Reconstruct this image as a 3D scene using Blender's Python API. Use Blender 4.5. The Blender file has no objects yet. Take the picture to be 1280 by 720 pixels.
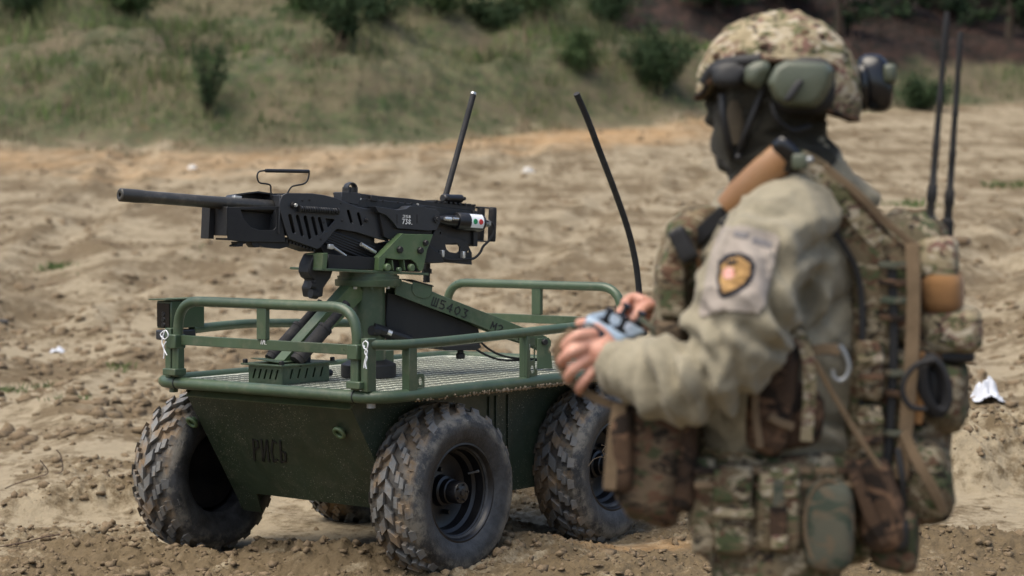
import bpy, bmesh, math, random
import numpy as np
from mathutils import Vector, Matrix, noise
from mathutils.geometry import tessellate_polygon
R = math.radians
random.seed(7)
SC = bpy.context.scene
COL = SC.collection

# ---------------------------------------------------------------- camera
CZ, FPX = 1.247, 2489.0
PITCH = math.atan(95.0 / FPX)
cd = bpy.data.cameras.new("camera"); cam = bpy.data.objects.new("camera", cd); COL.objects.link(cam)
cd.sensor_width = 36; cd.lens = 70; cd.clip_end = 2000; cd.clip_start = .1
cam.location = (0, 0, CZ); cam.rotation_euler = (math.pi / 2 - PITCH, 0, 0)
cd.dof.use_dof = True; cd.dof.focus_distance = 6.75; cd.dof.aperture_fstop = 2.8
SC.camera = cam
# ---------------------------------------------------------------- sky and sun
SUN_EL, SUN_AZ = R(66), R(-125)          # azimuth: clockwise from +Y (away from the camera)
w = bpy.data.worlds.new("World"); SC.world = w; w.use_nodes = True
nt = w.node_tree; nt.nodes.clear()
sky = nt.nodes.new("ShaderNodeTexSky"); sky.sky_type = 'NISHITA'; sky.sun_disc = False
sky.sun_elevation = SUN_EL; sky.sun_rotation = SUN_AZ
sky.air_density = 1.0; sky.dust_density = 4.0; sky.ozone_density = 1.0
bg = nt.nodes.new("ShaderNodeBackground"); bg.inputs[1].default_value = .15
wo = nt.nodes.new("ShaderNodeOutputWorld")
nt.links.new(sky.outputs[0], bg.inputs[0]); nt.links.new(bg.outputs[0], wo.inputs[0])
sl = bpy.data.lights.new("sun", 'SUN'); sl.energy = 2.0; sl.angle = R(58); sl.color = (1, .93, .78)
sun = bpy.data.objects.new("sun", sl); COL.objects.link(sun)
sd = Vector((math.sin(SUN_AZ) * math.cos(SUN_EL), math.cos(SUN_AZ) * math.cos(SUN_EL), math.sin(SUN_EL)))
sun.rotation_euler = sd.to_track_quat('Z', 'Y').to_euler()
SC.view_settings.view_transform = 'Standard'; SC.view_settings.look = 'None'
SC.view_settings.exposure = 0.72; SC.view_settings.gamma = 1

# ---------------------------------------------------------------- helpers
CAMO = Vector((0, 0, CZ))
def ray(px, py):
    x = (px - 640) / FPX; z = -(py - 360) / FPX
    c, s = math.cos(PITCH), math.sin(PITCH)
    return Vector((x, c + z * s, -s + z * c))
def at(px, py, Y):
    r = ray(px, py); return CAMO + r * (Y / r.y)
class Frame:
    "a place in the world: origin and three axes; u() gives the local point of a plane seen at a pixel"
    def __init__(s, o, x, y, z):
        s.o, s.ax = Vector(o), (Vector(x).normalized(), Vector(y).normalized(), Vector(z).normalized())
        m = Matrix((s.ax[0], s.ax[1], s.ax[2])).transposed().to_4x4(); m.translation = s.o; s.m = m
    def loc(s, P):
        d = Vector(P) - s.o; return Vector([d.dot(a) for a in s.ax])
    def u(s, px, py, x=None, y=None, z=None):
        k, v = (0, x) if x is not None else (1, y) if y is not None else (2, z)
        r = ray(px, py); d = CAMO - s.o
        t = (v - d.dot(s.ax[k])) / r.dot(s.ax[k])
        return s.loc(CAMO + r * t)

def empty(name, m, label, cat, group=None):
    o = bpy.data.objects.new(name, None); COL.objects.link(o); o.empty_display_size = .1
    if isinstance(m, Matrix): o.matrix_world = m
    else: o.location = m
    o["label"] = label; o["category"] = cat
    if group: o["group"] = group
    return o
def tag(o, label=None, cat=None, group=None, kind=None):
    if label: o["label"] = label
    if cat: o["category"] = cat
    if group: o["group"] = group
    if kind: o["kind"] = kind
    return o

def fillet(pts, r, n=6):
    pts = [Vector(p) for p in pts]; out = [pts[0]]
    for i in range(1, len(pts) - 1):
        a, b, c = pts[i - 1], pts[i], pts[i + 1]
        d1, d2 = (a - b), (c - b); l = min(r, d1.length * .49, d2.length * .49)
        p0, p2 = b + d1.normalized() * l, b + d2.normalized() * l
        for k in range(n + 1):
            t = k / n; out.append(p0 * (1 - t) ** 2 + b * 2 * t * (1 - t) + p2 * t * t)
    return out + [pts[-1]]
def spline(pts, n=8):
    P = [Vector(p) for p in pts]; P = [P[0] * 2 - P[1]] + P + [P[-1] * 2 - P[-2]]; out = []
    for i in range(1, len(P) - 2):
        for k in range(n):
            t = k / n; a, b, c, d = P[i - 1:i + 3]
            out.append(.5 * ((2 * b) + (c - a) * t + (2 * a - 5 * b + 4 * c - d) * t * t + (3 * b - a - 3 * c + d) * t ** 3))
    return out + [P[-2]]

class MB:
    def __init__(s): s.v = []; s.f = []
    def add(s, vs, fs):
        n = len(s.v); s.v += [tuple(v) for v in vs]; s.f += [tuple(n + i for i in f) for f in fs]; return s
    def box(s, c, d, m=None):
        c = Vector(c); hx, hy, hz = d[0] / 2, d[1] / 2, d[2] / 2
        vs = [Vector((x, y, z)) for x in (-hx, hx) for y in (-hy, hy) for z in (-hz, hz)]
        if m is not None: vs = [m @ v for v in vs]
        return s.add([c + v for v in vs], [(0, 1, 3, 2), (4, 6, 7, 5), (0, 4, 5, 1), (2, 3, 7, 6), (0, 2, 6, 4), (1, 5, 7, 3)])
    def span(s, a, b):
        a, b = Vector(a), Vector(b); return s.box((a + b) / 2, [abs(q) for q in (b - a)])
    def prism(s, outer, ext, holes=()):
        "polygon (with holes) in 3-D pushed along the vector ext"
        ext = Vector(ext); loops = [[Vector(p) for p in l] for l in (outer, *holes)]
        flat = [p for l in loops for p in l]; n = len(flat)
        tris = tessellate_polygon(loops)
        fs = [tuple(t) for t in tris] + [tuple(i + n for i in reversed(t)) for t in tris]
        k = 0
        for l in loops:
            m = len(l)
            fs += [(k + i, k + (i + 1) % m, n + k + (i + 1) % m, n + k + i) for i in range(m)]; k += m
        return s.add(flat + [p + ext for p in flat], fs)
    def tube(s, path, r, n=12, cap=True, closed=False, sx=1, sy=1, up=None):
        P = [Vector(p) for p in path]; rings = []; prev = None
        for i, p in enumerate(P):
            if closed: t = P[(i + 1) % len(P)] - P[i - 1]
            else: t = P[min(i + 1, len(P) - 1)] - P[max(i - 1, 0)]
            t.normalize()
            if prev is None:
                a = Vector(up) if up else (Vector((0, 0, 1)) if abs(t.z) < .9 else Vector((1, 0, 0)))
            else: a = prev
            a = (a - t * a.dot(t)).normalized(); prev = a; b = t.cross(a)
            rr = r[i] if isinstance(r, (list, tuple)) else r
            rings.append([p + (a * math.cos(q) * sx + b * math.sin(q) * sy) * rr for q in [2 * math.pi * k / n for k in range(n)]])
        vs = [v for g in rings for v in g]; fs = []
        m = len(rings)
        for i in range(m if closed else m - 1):
            j = (i + 1) % m
            for k in range(n): fs.append((i * n + k, i * n + (k + 1) % n, j * n + (k + 1) % n, j * n + k))
        if cap and not closed: fs += [tuple(reversed(range(n))), tuple((m - 1) * n + k for k in range(n))]
        return s.add(vs, fs)
    def rod(s, a, b, r, n=12, r2=None): return s.tube([a, b], [r, r if r2 is None else r2], n)
    def lathe(s, prof, o=(0, 0, 0), axis=(0, 0, 1), n=32):
        "prof: (radius, height) pairs, a closed or open outline turned round the axis"
        ax = Vector(axis).normalized(); a = ax.orthogonal().normalized(); b = ax.cross(a); o = Vector(o); m = len(prof)
        vs = [o + ax * h + (a * math.cos(q) + b * math.sin(q)) * r for r, h in prof for q in [2 * math.pi * k / n for k in range(n)]]
        fs = [(i * n + k, i * n + (k + 1) % n, (i + 1) * n + (k + 1) % n, (i + 1) * n + k) for i in range(m - 1) for k in range(n)]
        return s.add(vs, fs)
    def ball(s, c, r, sub=2, sc=(1, 1, 1), rot=None):
        bm = bmesh.new(); bmesh.ops.create_icosphere(bm, subdivisions=sub, radius=1)
        c = Vector(c); vs = []
        for v in bm.verts:
            q = Vector((v.co.x * sc[0], v.co.y * sc[1], v.co.z * sc[2])) * r
            if rot is not None: q = rot @ q
            vs.append(c + q)
        s.add(vs, [[v.index for v in f.verts] for f in bm.faces]); bm.free(); return s
    def loft(s, rings, n=20, cap=True):
        "rings: (centre, half-axis a, half-axis b)"
        vs = []; m = len(rings)
        for c, a, b in rings:
            c, a, b = Vector(c), Vector(a), Vector(b)
            vs += [c + a * math.cos(2 * math.pi * k / n) + b * math.sin(2 * math.pi * k / n) for k in range(n)]
        fs = [(i * n + k, i * n + (k + 1) % n, (i + 1) * n + (k + 1) % n, (i + 1) * n + k) for i in range(m - 1) for k in range(n)]
        if cap: fs += [tuple(reversed(range(n))), tuple((m - 1) * n + k for k in range(n))]
        return s.add(vs, fs)
    def mesh(s, name):
        me = bpy.data.meshes.new(name); me.from_pydata(s.v, [], s.f)
        bm = bmesh.new(); bm.from_mesh(me); bmesh.ops.recalc_face_normals(bm, faces=bm.faces); bm.to_mesh(me); bm.free(); return me
    def build(s, name, mat, parent=None, smooth=30, bevel=0, org=None, seg=2, label=None):
        if org is not None:
            o = Vector(org); s.v = [tuple(Vector(v) - o) for v in s.v]
        me = s.mesh(name); me.materials.append(mat)
        ob = bpy.data.objects.new(name, me); COL.objects.link(ob); ob.parent = parent
        if org is not None: ob.location = org
        if smooth: me.shade_smooth(); me.set_sharp_from_angle(angle=R(smooth))
        if bevel:
            b = ob.modifiers.new("bevel", 'BEVEL'); b.width = bevel; b.segments = seg; b.limit_method = 'ANGLE'; b.angle_limit = R(35)
        if label: ob["label"] = label
        return ob

# ---------------------------------------------------------------- materials
def mat(name): 
    m = bpy.data.materials.new(name); m.use_nodes = True; t = m.node_tree
    return m, t, t.nodes["Principled BSDF"]
def N(t, kind, **kw):
    n = t.nodes.new(kind)
    for k, v in kw.items():
        if k in n.inputs.keys(): n.inputs[k].default_value = v
        else: setattr(n, k, v)
    return n
def tex(t, scale, detail=4, rough=.55, dist=0, coord='Object', vec=None, stretch=None):
    n = N(t, "ShaderNodeTexNoise"); n.inputs["Scale"].default_value = scale
    n.inputs["Detail"].default_value = detail; n.inputs["Roughness"].default_value = rough; n.inputs["Distortion"].default_value = dist
    if vec is None:
        tc = N(t, "ShaderNodeTexCoord"); vec = tc.outputs[coord]
    if stretch:
        mp = N(t, "ShaderNodeMapping"); mp.inputs["Scale"].default_value = stretch; t.links.new(vec, mp.inputs[0]); vec = mp.outputs[0]
    t.links.new(vec, n.inputs["Vector"]); return n.outputs[0]
def ramp(t, src, stops, interp='LINEAR'):
    r = N(t, "ShaderNodeValToRGB"); r.color_ramp.interpolation = interp; e = r.color_ramp.elements
    while len(e) < len(stops): e.new(.5)
    for k, (p, c) in enumerate(stops):
        e[k].position = p
        e[k].color = (*c, 1) if isinstance(c, (tuple, list)) else (c, c, c, 1)
    t.links.new(src, r.inputs[0]); return r.outputs[0]
def mix(t, f, a, b):
    m = N(t, "ShaderNodeMix", data_type='RGBA')
    for sck, v in ((m.inputs[0], f), (m.inputs[6], a), (m.inputs[7], b)):
        if isinstance(v, (int, float)): sck.default_value = v
        elif isinstance(v, tuple): sck.default_value = (*v, 1)
        else: t.links.new(v, sck)
    return m.outputs[2]
def bump(t, p, src, strength=.3, dist=.01):
    b = N(t, "ShaderNodeBump"); b.inputs["Strength"].default_value = strength; b.inputs["Distance"].default_value = dist
    t.links.new(src, b.inputs["Height"]); t.links.new(b.outputs[0], p.inputs["Normal"])
def paint(name, c, rough=.45, dust=(.30, .25, .18), dusty=.25, var=.25, metal=0, bscale=60, bstr=.08, specks=0):
    m, t, p = mat(name)
    v = tex(t, 3.1, 5); col = mix(t, ramp(t, v, [(.3, 0), (.7, 1)]), tuple(x * (1 - var) for x in c), tuple(min(1, x * (1 + var)) for x in c))
    d = ramp(t, tex(t, 14, 8, .75), [(.5, 0), (.75, dusty)])
    col = mix(t, d, col, dust)
    if specks:
        s = ramp(t, tex(t, 190, 2, .5), [(.655, 0), (.69, specks)])
        s2 = ramp(t, tex(t, 4, 3), [(.42, 0), (.6, 1)])
        mm = N(t, "ShaderNodeMath", operation='MULTIPLY'); t.links.new(s, mm.inputs[0]); t.links.new(s2, mm.inputs[1])
        col = mix(t, mm.outputs[0], col, (.5, .46, .38))
    t.links.new(col, p.inputs["Base Color"]); p.inputs["Metallic"].default_value = metal
    rr = ramp(t, tex(t, 9, 6, .7), [(.3, max(.05, rough - .1)), (.75, min(1, rough + .2))]); t.links.new(rr, p.inputs["Roughness"])
    bump(t, p, tex(t, bscale, 4), bstr, .004); return m
GREEN = (.046, .074, .040)
M = {}
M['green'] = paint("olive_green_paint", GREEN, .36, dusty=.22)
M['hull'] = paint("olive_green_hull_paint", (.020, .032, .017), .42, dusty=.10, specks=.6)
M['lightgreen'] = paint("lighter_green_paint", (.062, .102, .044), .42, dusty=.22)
M['gun'] = paint("phosphated_black_steel", (.011, .0115, .013), .42, dust=(.12, .11, .10), dusty=.16)
M['black'] = paint("matte_black", (.005, .005, .0055), .55, dusty=.03, dust=(.1, .09, .08))
M['slate'] = paint("slate_black_coating", (.020, .022, .026), .36, dusty=.06, dust=(.16, .15, .14))
M['barrel'] = paint("worn_barrel_steel", (.055, .052, .046), .38, dust=(.22, .19, .15), dusty=.5, metal=.55)
M['steel'] = paint("bright_steel", (.55, .55, .53), .3, dusty=.1, metal=.8)
M['deck'] = paint("dusty_tread_plate", (.42, .44, .36), .6, dust=(.42, .40, .31), dusty=.8)
M['treadbar'] = paint("shadow_dirt_tread_bar", (.10, .11, .09), .5, dust=(.26, .26, .20), dusty=.6)  # bars coloured dark for the shadow and dirt gathered between them
M['rimblack'] = paint("black_rim_enamel", (.006, .006, .007), .34, dust=(.12, .11, .10), dusty=.15)
M['rubberhose'] = paint("black_rubber", (.007, .007, .008), .72, dusty=.10)
M['whitepaint'] = paint("white_marking", (.75, .75, .72), .6, dusty=.1)
M['blackpaint'] = paint("black_marking", (.006, .007, .006), .6, dusty=.02)
M['red'] = paint("red_dot", (.5, .03, .03), .4, dusty=.02)
M['greendot'] = paint("green_dot", (.01, .22, .08), .4, dusty=.02)
M['whiteplastic'] = paint("white_plastic", (.72, .74, .76), .4, dusty=.06)
def glass_mat():
    m, t, p = mat("dark_lens"); p.inputs["Base Color"].default_value = (.005, .005, .006, 1); p.inputs["Roughness"].default_value = .18; return m
M['lens'] = glass_mat()
def rubber():
    m, t, p = mat("muddy_tyre_rubber")
    tc = N(t, "ShaderNodeTexCoord"); sp = N(t, "ShaderNodeSeparateXYZ"); t.links.new(tc.outputs["Object"], sp.inputs[0])
    vl = N(t, "ShaderNodeCombineXYZ"); t.links.new(sp.outputs[0], vl.inputs[0]); t.links.new(sp.outputs[2], vl.inputs[2])
    ln = N(t, "ShaderNodeVectorMath", operation='LENGTH'); t.links.new(vl.outputs[0], ln.inputs[0]); rad = ln.outputs["Value"]
    base = mix(t, ramp(t, tex(t, 16, 6, .7), [(.35, 0), (.66, 1)]), (.011, .0115, .012), (.046, .048, .050)); la = N(t, 'ShaderNodeAttribute', attribute_name='lug'); lugf = ramp(t, la.outputs['Fac'], [(.35, 0), (.95, 1)]); base = mix(t, lugf, base, mix(t, tex(t, 30, 5, .7), (.075, .078, .080), (.20, .20, .19))); gro = ramp(t, tex(t, 9, 6, .7), [(.42, 0), (.6, .8)]); m3 = N(t, 'ShaderNodeMath', operation='MULTIPLY'); t.links.new(gro, m3.inputs[0]); t.links.new(ramp(t, rad, [(.262, 0), (.276, 1), (.288, 1), (.296, 0)]), m3.inputs[1]); base = mix(t, m3.outputs[0], base, (.085, .068, .050))  # lug tops dusty pale; grooves darker, their shadow painted into the rubber
    # fresh brown mud on the crowns of the lugs, old grey mud on the shoulder
    crown = ramp(t, rad, [(.262, 0), (.275, 1)])
    nz = ramp(t, tex(t, 7, 7, .7), [(.49, 0), (.60, 1)])
    mm = N(t, "ShaderNodeMath", operation='MULTIPLY'); t.links.new(crown, mm.inputs[0]); t.links.new(nz, mm.inputs[1])
    brown = mix(t, tex(t, 40, 6, .7), (.10, .070, .042), (.30, .215, .13))
    nz2 = ramp(t, tex(t, 11, 8, .75), [(.44, 0), (.56, .9)])
    sh = ramp(t, rad, [(.215, 0), (.245, 1), (.272, 1), (.288, .25)])
    m2 = N(t, "ShaderNodeMath", operation='MULTIPLY'); t.links.new(sh, m2.inputs[0]); t.links.new(nz2, m2.inputs[1])
    col = mix(t, m2.outputs[0], base, (.17, .155, .125)); col = mix(t, mm.outputs[0], col, brown)
    t.links.new(col, p.inputs["Base Color"])
    t.links.new(ramp(t, mm.outputs[0], [(0, .52), (1, .92)]), p.inputs["Roughness"])
    bump(t, p, tex(t, 70, 8, .7), .5, .006); return m
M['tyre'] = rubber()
def soil(name, clod=False):
    m, t, p = mat(name)
    tc = N(t, "ShaderNodeTexCoord"); v = tc.outputs["Object"]
    strv = N(t, 'ShaderNodeMapping'); strv.inputs['Rotation'].default_value = (0, 0, .30); strv.inputs['Scale'].default_value = (3.2, .42, 1); t.links.new(v, strv.inputs[0]); n1 = tex(t, .35, 6, .6, .6, vec=v); n2 = tex(t, 2.3, 8, .68, .3, vec=v); n3 = tex(t, 17, 8, .72, vec=v); n4 = tex(t, 120, 4, .6, vec=v)
    sand = mix(t, n3, (.165, .130, .082), (.335, .285, .195)); brown = mix(t, n3, (.060, .044, .024), (.175, .130, .075))
    ochre = (.36, .215, .095)
    if clod:
        col = mix(t, ramp(t, n2, [(.3, 0), (.7, 1)]), brown, (.155, .112, .068)); col = mix(t, ramp(t, n4, [(.4, 0), (.8, .5)]), col, (.33, .25, .17))
    else:
        at_ = N(t, "ShaderNodeAttribute", attribute_name="zone"); sp = N(t, "ShaderNodeSeparateColor"); t.links.new(at_.outputs["Color"], sp.inputs[0])
        dry, och, veg = sp.outputs[0], sp.outputs[1], sp.outputs[2]
        def plus(a, b, k=1.0, off=0.0):
            q = N(t, "ShaderNodeMath", operation='MULTIPLY_ADD'); t.links.new(b, q.inputs[0]); q.inputs[1].default_value = k
            t.links.new(a, q.inputs[2]); q2 = N(t, "ShaderNodeMath", operation='ADD'); t.links.new(q.outputs[0], q2.inputs[0]); q2.inputs[1].default_value = off; return q2.outputs[0]
        n5 = tex(t, 1.0, 6, .6, .4, vec=strv.outputs[0]); n6 = tex(t, 6.5, 9, .8, .5, vec=v); n7 = None; f = ramp(t, plus(plus(plus(plus(dry, n2, 1.7, -.85), n3, 1.7, -.85), n5, 1.7, -.85), n6, 2.2, -1.1), [(.24, 0), (.68, 1)])
        col = mix(t, f, brown, sand)
        fo = ramp(t, plus(och, n2, .9, -.45), [(.4, 0), (.85, .8)]); col = mix(t, fo, col, ochre)
        grass = mix(t, ramp(t, n2, [(.38, 0), (.62, 1)]), (.026, .048, .016), (.105, .104, .054)); grass = mix(t, ramp(t, n6, [(.45, 0), (.6, .8)]), grass, (.060, .046, .032)); grass = mix(t, ramp(t, n1, [(.45, 0), (.65, .7)]), grass, (.13, .10, .065))
        fv = ramp(t, plus(plus(veg, n2, 1.0, -.5), n1, .5, -.25), [(.42, 0), (.62, 1)]); col = mix(t, fv, col, grass)
        lit = ramp(t, plus(veg, n1, .3, -.15), [(1.2, 0), (1.0, 0)])
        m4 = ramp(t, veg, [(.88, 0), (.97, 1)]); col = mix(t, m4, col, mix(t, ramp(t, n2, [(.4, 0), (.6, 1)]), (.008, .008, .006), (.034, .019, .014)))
    t.links.new(col, p.inputs["Base Color"]); p.inputs["Roughness"].default_value = .95; p.inputs["Specular IOR Level"].default_value = .2
    ad = N(t, "ShaderNodeMath", operation='ADD'); t.links.new(n3, ad.inputs[0]); t.links.new(n4, ad.inputs[1])
    bump(t, p, ad.outputs[0], .55, .012 if not clod else .006); return m
M['soil'] = soil("churned_sandy_soil"); M['clod'] = soil("brown_soil_clod", True)
def camo(name, cols, scale=9, rough=.9, weave=900, seed=0.0):
    m, t, p = mat(name)
    tc = N(t, "ShaderNodeTexCoord"); mp = N(t, "ShaderNodeMapping"); mp.inputs["Location"].default_value = (seed, seed * 1.7, seed * .6)
    mp.inputs["Scale"].default_value = (1, 1, 1.7); t.links.new(tc.outputs["Object"], mp.inputs[0]); v = mp.outputs[0]
    col = mix(t, ramp(t, tex(t, scale * .6, 2, .5, .8, vec=v), [(.35, 0), (.65, 1)]), cols[0], cols[1])
    for k, c in enumerate(cols[2:]):
        mk = N(t, "ShaderNodeMapping"); mk.inputs["Location"].default_value = (3.3 * k + 1, 1.9 * k, 7.7 * k); t.links.new(v, mk.inputs[0])
        f = ramp(t, tex(t, scale * (1 + .45 * k), 3, .55, 1.3, vec=mk.outputs[0]), [(.53 + .02 * k, 0), (.56 + .02 * k, 1)])
        col = mix(t, f, col, c)
    t.links.new(col, p.inputs["Base Color"]); p.inputs["Roughness"].default_value = rough; p.inputs["Specular IOR Level"].default_value = .25
    bump(t, p, tex(t, 45, 6, .65), .45, .006); return m
TAN, LT, GR, BR, DK = (.145, .108, .064), (.26, .22, .15), (.058, .070, .032), (.085, .047, .028), (.018, .014, .010)
M['camo'] = camo("camouflage_cloth", [TAN, (.10, .082, .048), GR, LT, BR, DK], 13)
M['camo_light'] = camo("pale_camouflage_cloth", [(.21, .17, .10), (.31, .26, .165), (.095, .095, .045), (.40, .35, .26), (.15, .085, .065), DK], 15, seed=2.2)
M['camo_dark'] = camo("dark_camouflage_cloth", [(.075, .055, .035), (.11, .08, .05), (.04, .045, .022), BR, (.02, .015, .01)], 12, seed=5.1)
def cloth(name, c, c2=None, sc=18, rough=.9, bstr=.35):
    m, t, p = mat(name); c2 = c2 or tuple(x * .75 for x in c)
    t.links.new(mix(t, ramp(t, tex(t, sc, 6, .6), [(.3, 0), (.7, 1)]), c2, c), p.inputs["Base Color"])
    p.inputs["Roughness"].default_value = rough; p.inputs["Specular IOR Level"].default_value = .2
    p.inputs["Sheen Weight"].default_value = .1
    bump(t, p, tex(t, 60, 6, .6), bstr, .004); return m
M['shirt'] = cloth("grey_olive_shirt", (.275, .245, .175), (.19, .17, .12), 30, bstr=.6)
M['patchcloth'] = cloth("pale_lilac_grey_panel", (.31, .27, .235), (.255, .225, .19))
M['patchtext'] = cloth("faded_grey_print", (.17, .16, .16))
M['navy'] = cloth("dark_navy_embroidery", (.012, .014, .022))
M['gold'] = cloth("gold_tan_embroidery", (.42, .26, .10), (.15, .08, .03), 60)
M['pink'] = cloth("white_pink_embroidery", (.62, .45, .42), (.55, .2, .15), 60)
M['balaclava'] = cloth("dark_olive_knit", (.034, .031, .022), (.016, .015, .011))
M['facepanel'] = cloth("brown_grey_mesh_panel", (.085, .068, .045))
M['tanweb'] = cloth("tan_webbing", (.185, .130, .078), (.12, .085, .05))
M['orangecloth'] = cloth("orange_tan_cloth", (.25, .13, .05), (.19, .10, .042))
M['greypouch'] = camo("faded_grey_green_cloth", [(.075, .082, .062), (.10, .092, .064), (.05, .062, .044), (.115, .092, .06)], 9, seed=8.8)
M['darkpouch'] = camo("dark_brown_cloth", [(.045, .028, .018), (.07, .042, .025), (.02, .014, .010), (.12, .07, .042)], 10, seed=3.8)
M['olivecup'] = paint("olive_plastic", (.060, .070, .045), .4, dusty=.1)
M['wood'] = paint("orange_brown_wood", (.22, .112, .046), .4, dusty=.15, var=.3)
M['silver'] = paint("dull_silver", (.26, .27, .27), .35, metal=.6, dusty=.1)
def skin():
    m, t, p = mat("skin"); t.links.new(mix(t, ramp(t, tex(t, 22, 5), [(.35, 0), (.7, 1)]), (.42, .195, .135), (.52, .28, .20)), p.inputs["Base Color"])
    p.inputs["Roughness"].default_value = .5; p.inputs["Subsurface Weight"].default_value = .08
    p.inputs["Subsurface Radius"].default_value = (.01, .004, .002); bump(t, p, tex(t, 150, 4), .2, .002); return m
M['skin'] = skin()
M['bluegrey'] = paint('pale_blue_grey_plastic', (.27, .35, .43), .3, dusty=.15)
def leaf(name, a, b, sc=.8):
    m, t, p = mat(name)
    col = mix(t, ramp(t, tex(t, sc * 2.2, 5, .7), [(.40, 0), (.60, 1)]), a, b)
    oi = N(t, "ShaderNodeAttribute", attribute_name="tint"); col = mix(t, oi.outputs["Fac"], col, tuple(x * 1.7 for x in b))
    t.links.new(col, p.inputs["Base Color"]); p.inputs["Roughness"].default_value = .8; p.inputs["Specular IOR Level"].default_value = .2; return m
M['drygrass'] = leaf("dry_grass", (.024, .042, .014), (.112, .114, .054), .35)
M['mudpale'] = cloth('dried_pale_mud', (.36, .29, .20), (.22, .165, .105), 60)
M['deadbrush'] = leaf('dead_brush_stems', (.10, .065, .045), (.17, .12, .085), .5)
M['darkbrush'] = leaf('dark_undergrowth', (.012, .012, .008), (.035, .022, .016), .5)
M['greengrass'] = leaf("green_grass", (.024, .058, .014), (.070, .108, .030))
M['needle'] = leaf("dark_conifer_leaf", (.014, .030, .012), (.030, .052, .020), 2)
M['bushleaf'] = leaf("bush_leaf", (.025, .05, .018), (.055, .085, .03), 2)
M['bark'] = cloth("bark", (.06, .045, .032), (.03, .022, .016), 20, bstr=.8)
M['twig'] = cloth("brown_twig", (.10, .065, .045), (.06, .04, .028), 20)
M['litter'] = cloth("white_sheet_plastic", (.55, .57, .61), (.42, .44, .48), 8, .45)
M['stone'] = cloth("dark_stone", (.05, .045, .04))
M['palestone'] = cloth("pale_stone", (.6, .58, .54))

# ---------------------------------------------------------------- ground
def pnoise(x, y, seed=0):
    xi = np.floor(x).astype(np.int64); yi = np.floor(y).astype(np.int64); xf = x - xi; yf = y - yi
    def g(ix, iy):
        h = (ix * 374761393 + iy * 668265263 + seed * 974634777) & 0xffffffff
        h = ((h ^ (h >> 13)) * 1274126177) & 0xffffffff; h = (h ^ (h >> 16)) & 0xffff
        a = h / 65536 * 2 * np.pi; return np.cos(a), np.sin(a)
    f = lambda t: t * t * t * (t * (t * 6 - 15) + 10)
    u_, v_ = f(xf), f(yf); r = []
    for dx, dy in ((0, 0), (1, 0), (0, 1), (1, 1)):
        gx, gy = g(xi + dx, yi + dy); r.append(gx * (xf - dx) + gy * (yf - dy))
    return (r[0] * (1 - u_) + r[1] * u_) * (1 - v_) + (r[2] * (1 - u_) + r[3] * u_) * v_
def fbm(x, y, o=4, seed=0, ridge=False, gain=.5):
    s = np.zeros_like(x); a = 1.0
    for k in range(o):
        n = pnoise(x * 2 ** k, y * 2 ** k, seed + k); s += a * ((1 - 2.2 * np.abs(n)) if ridge else n * 1.4); a *= gain
    return s
PROF = ([-400, 0, 4, 5.2, 6.3, 8.4, 9.6, 12, 15, 20, 30, 40, 60, 400], [-.3, -.2, -.16, -.11, -.01, .0, .055, .16, .31, .645, 1.55, 2.85, 5.45, 50])
def sstep(a, b, x):
    t = np.clip((x - a) / (b - a), 0, 1); return t * t * (3 - 2 * t)
MOUNDS = [(-1.62, 8.1, .50, .16, .12), (-.53, 6.92, .30, .14, .085), (.03, 7.45, .24, .16, .07), (.22, 7.08, .40, .18, .07), (-.86, 7.25, .22, .10, .03),
          (1.35, 7.3, .5, .16, .075), (2.1, 9.1, 1.1, .22, .10), (2.6, 11.2, 1.3, .3, .15), (-1.5, 6.95, .5, .15, .05), (.55, 6.75, .5, .18, .05), (-.4, 8.6, .5, .2, .04)]
def zbase(x, y): 
    return np.interp(y, *PROF) * 1.0
def bank(x, y):
    b0 = 40 + np.clip(x, -3, 12) * .75 + 1.5 * pnoise(x * .09 + 5, x * 0 + 3.3, 9)
    s = y - b0; return np.where(s > 0, 1.05 * sstep(0, 2.5, s) + np.clip(s - 1.5, 0, 200) * (.14 + .22 * sstep(3, 22, s)), 0), s
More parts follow.
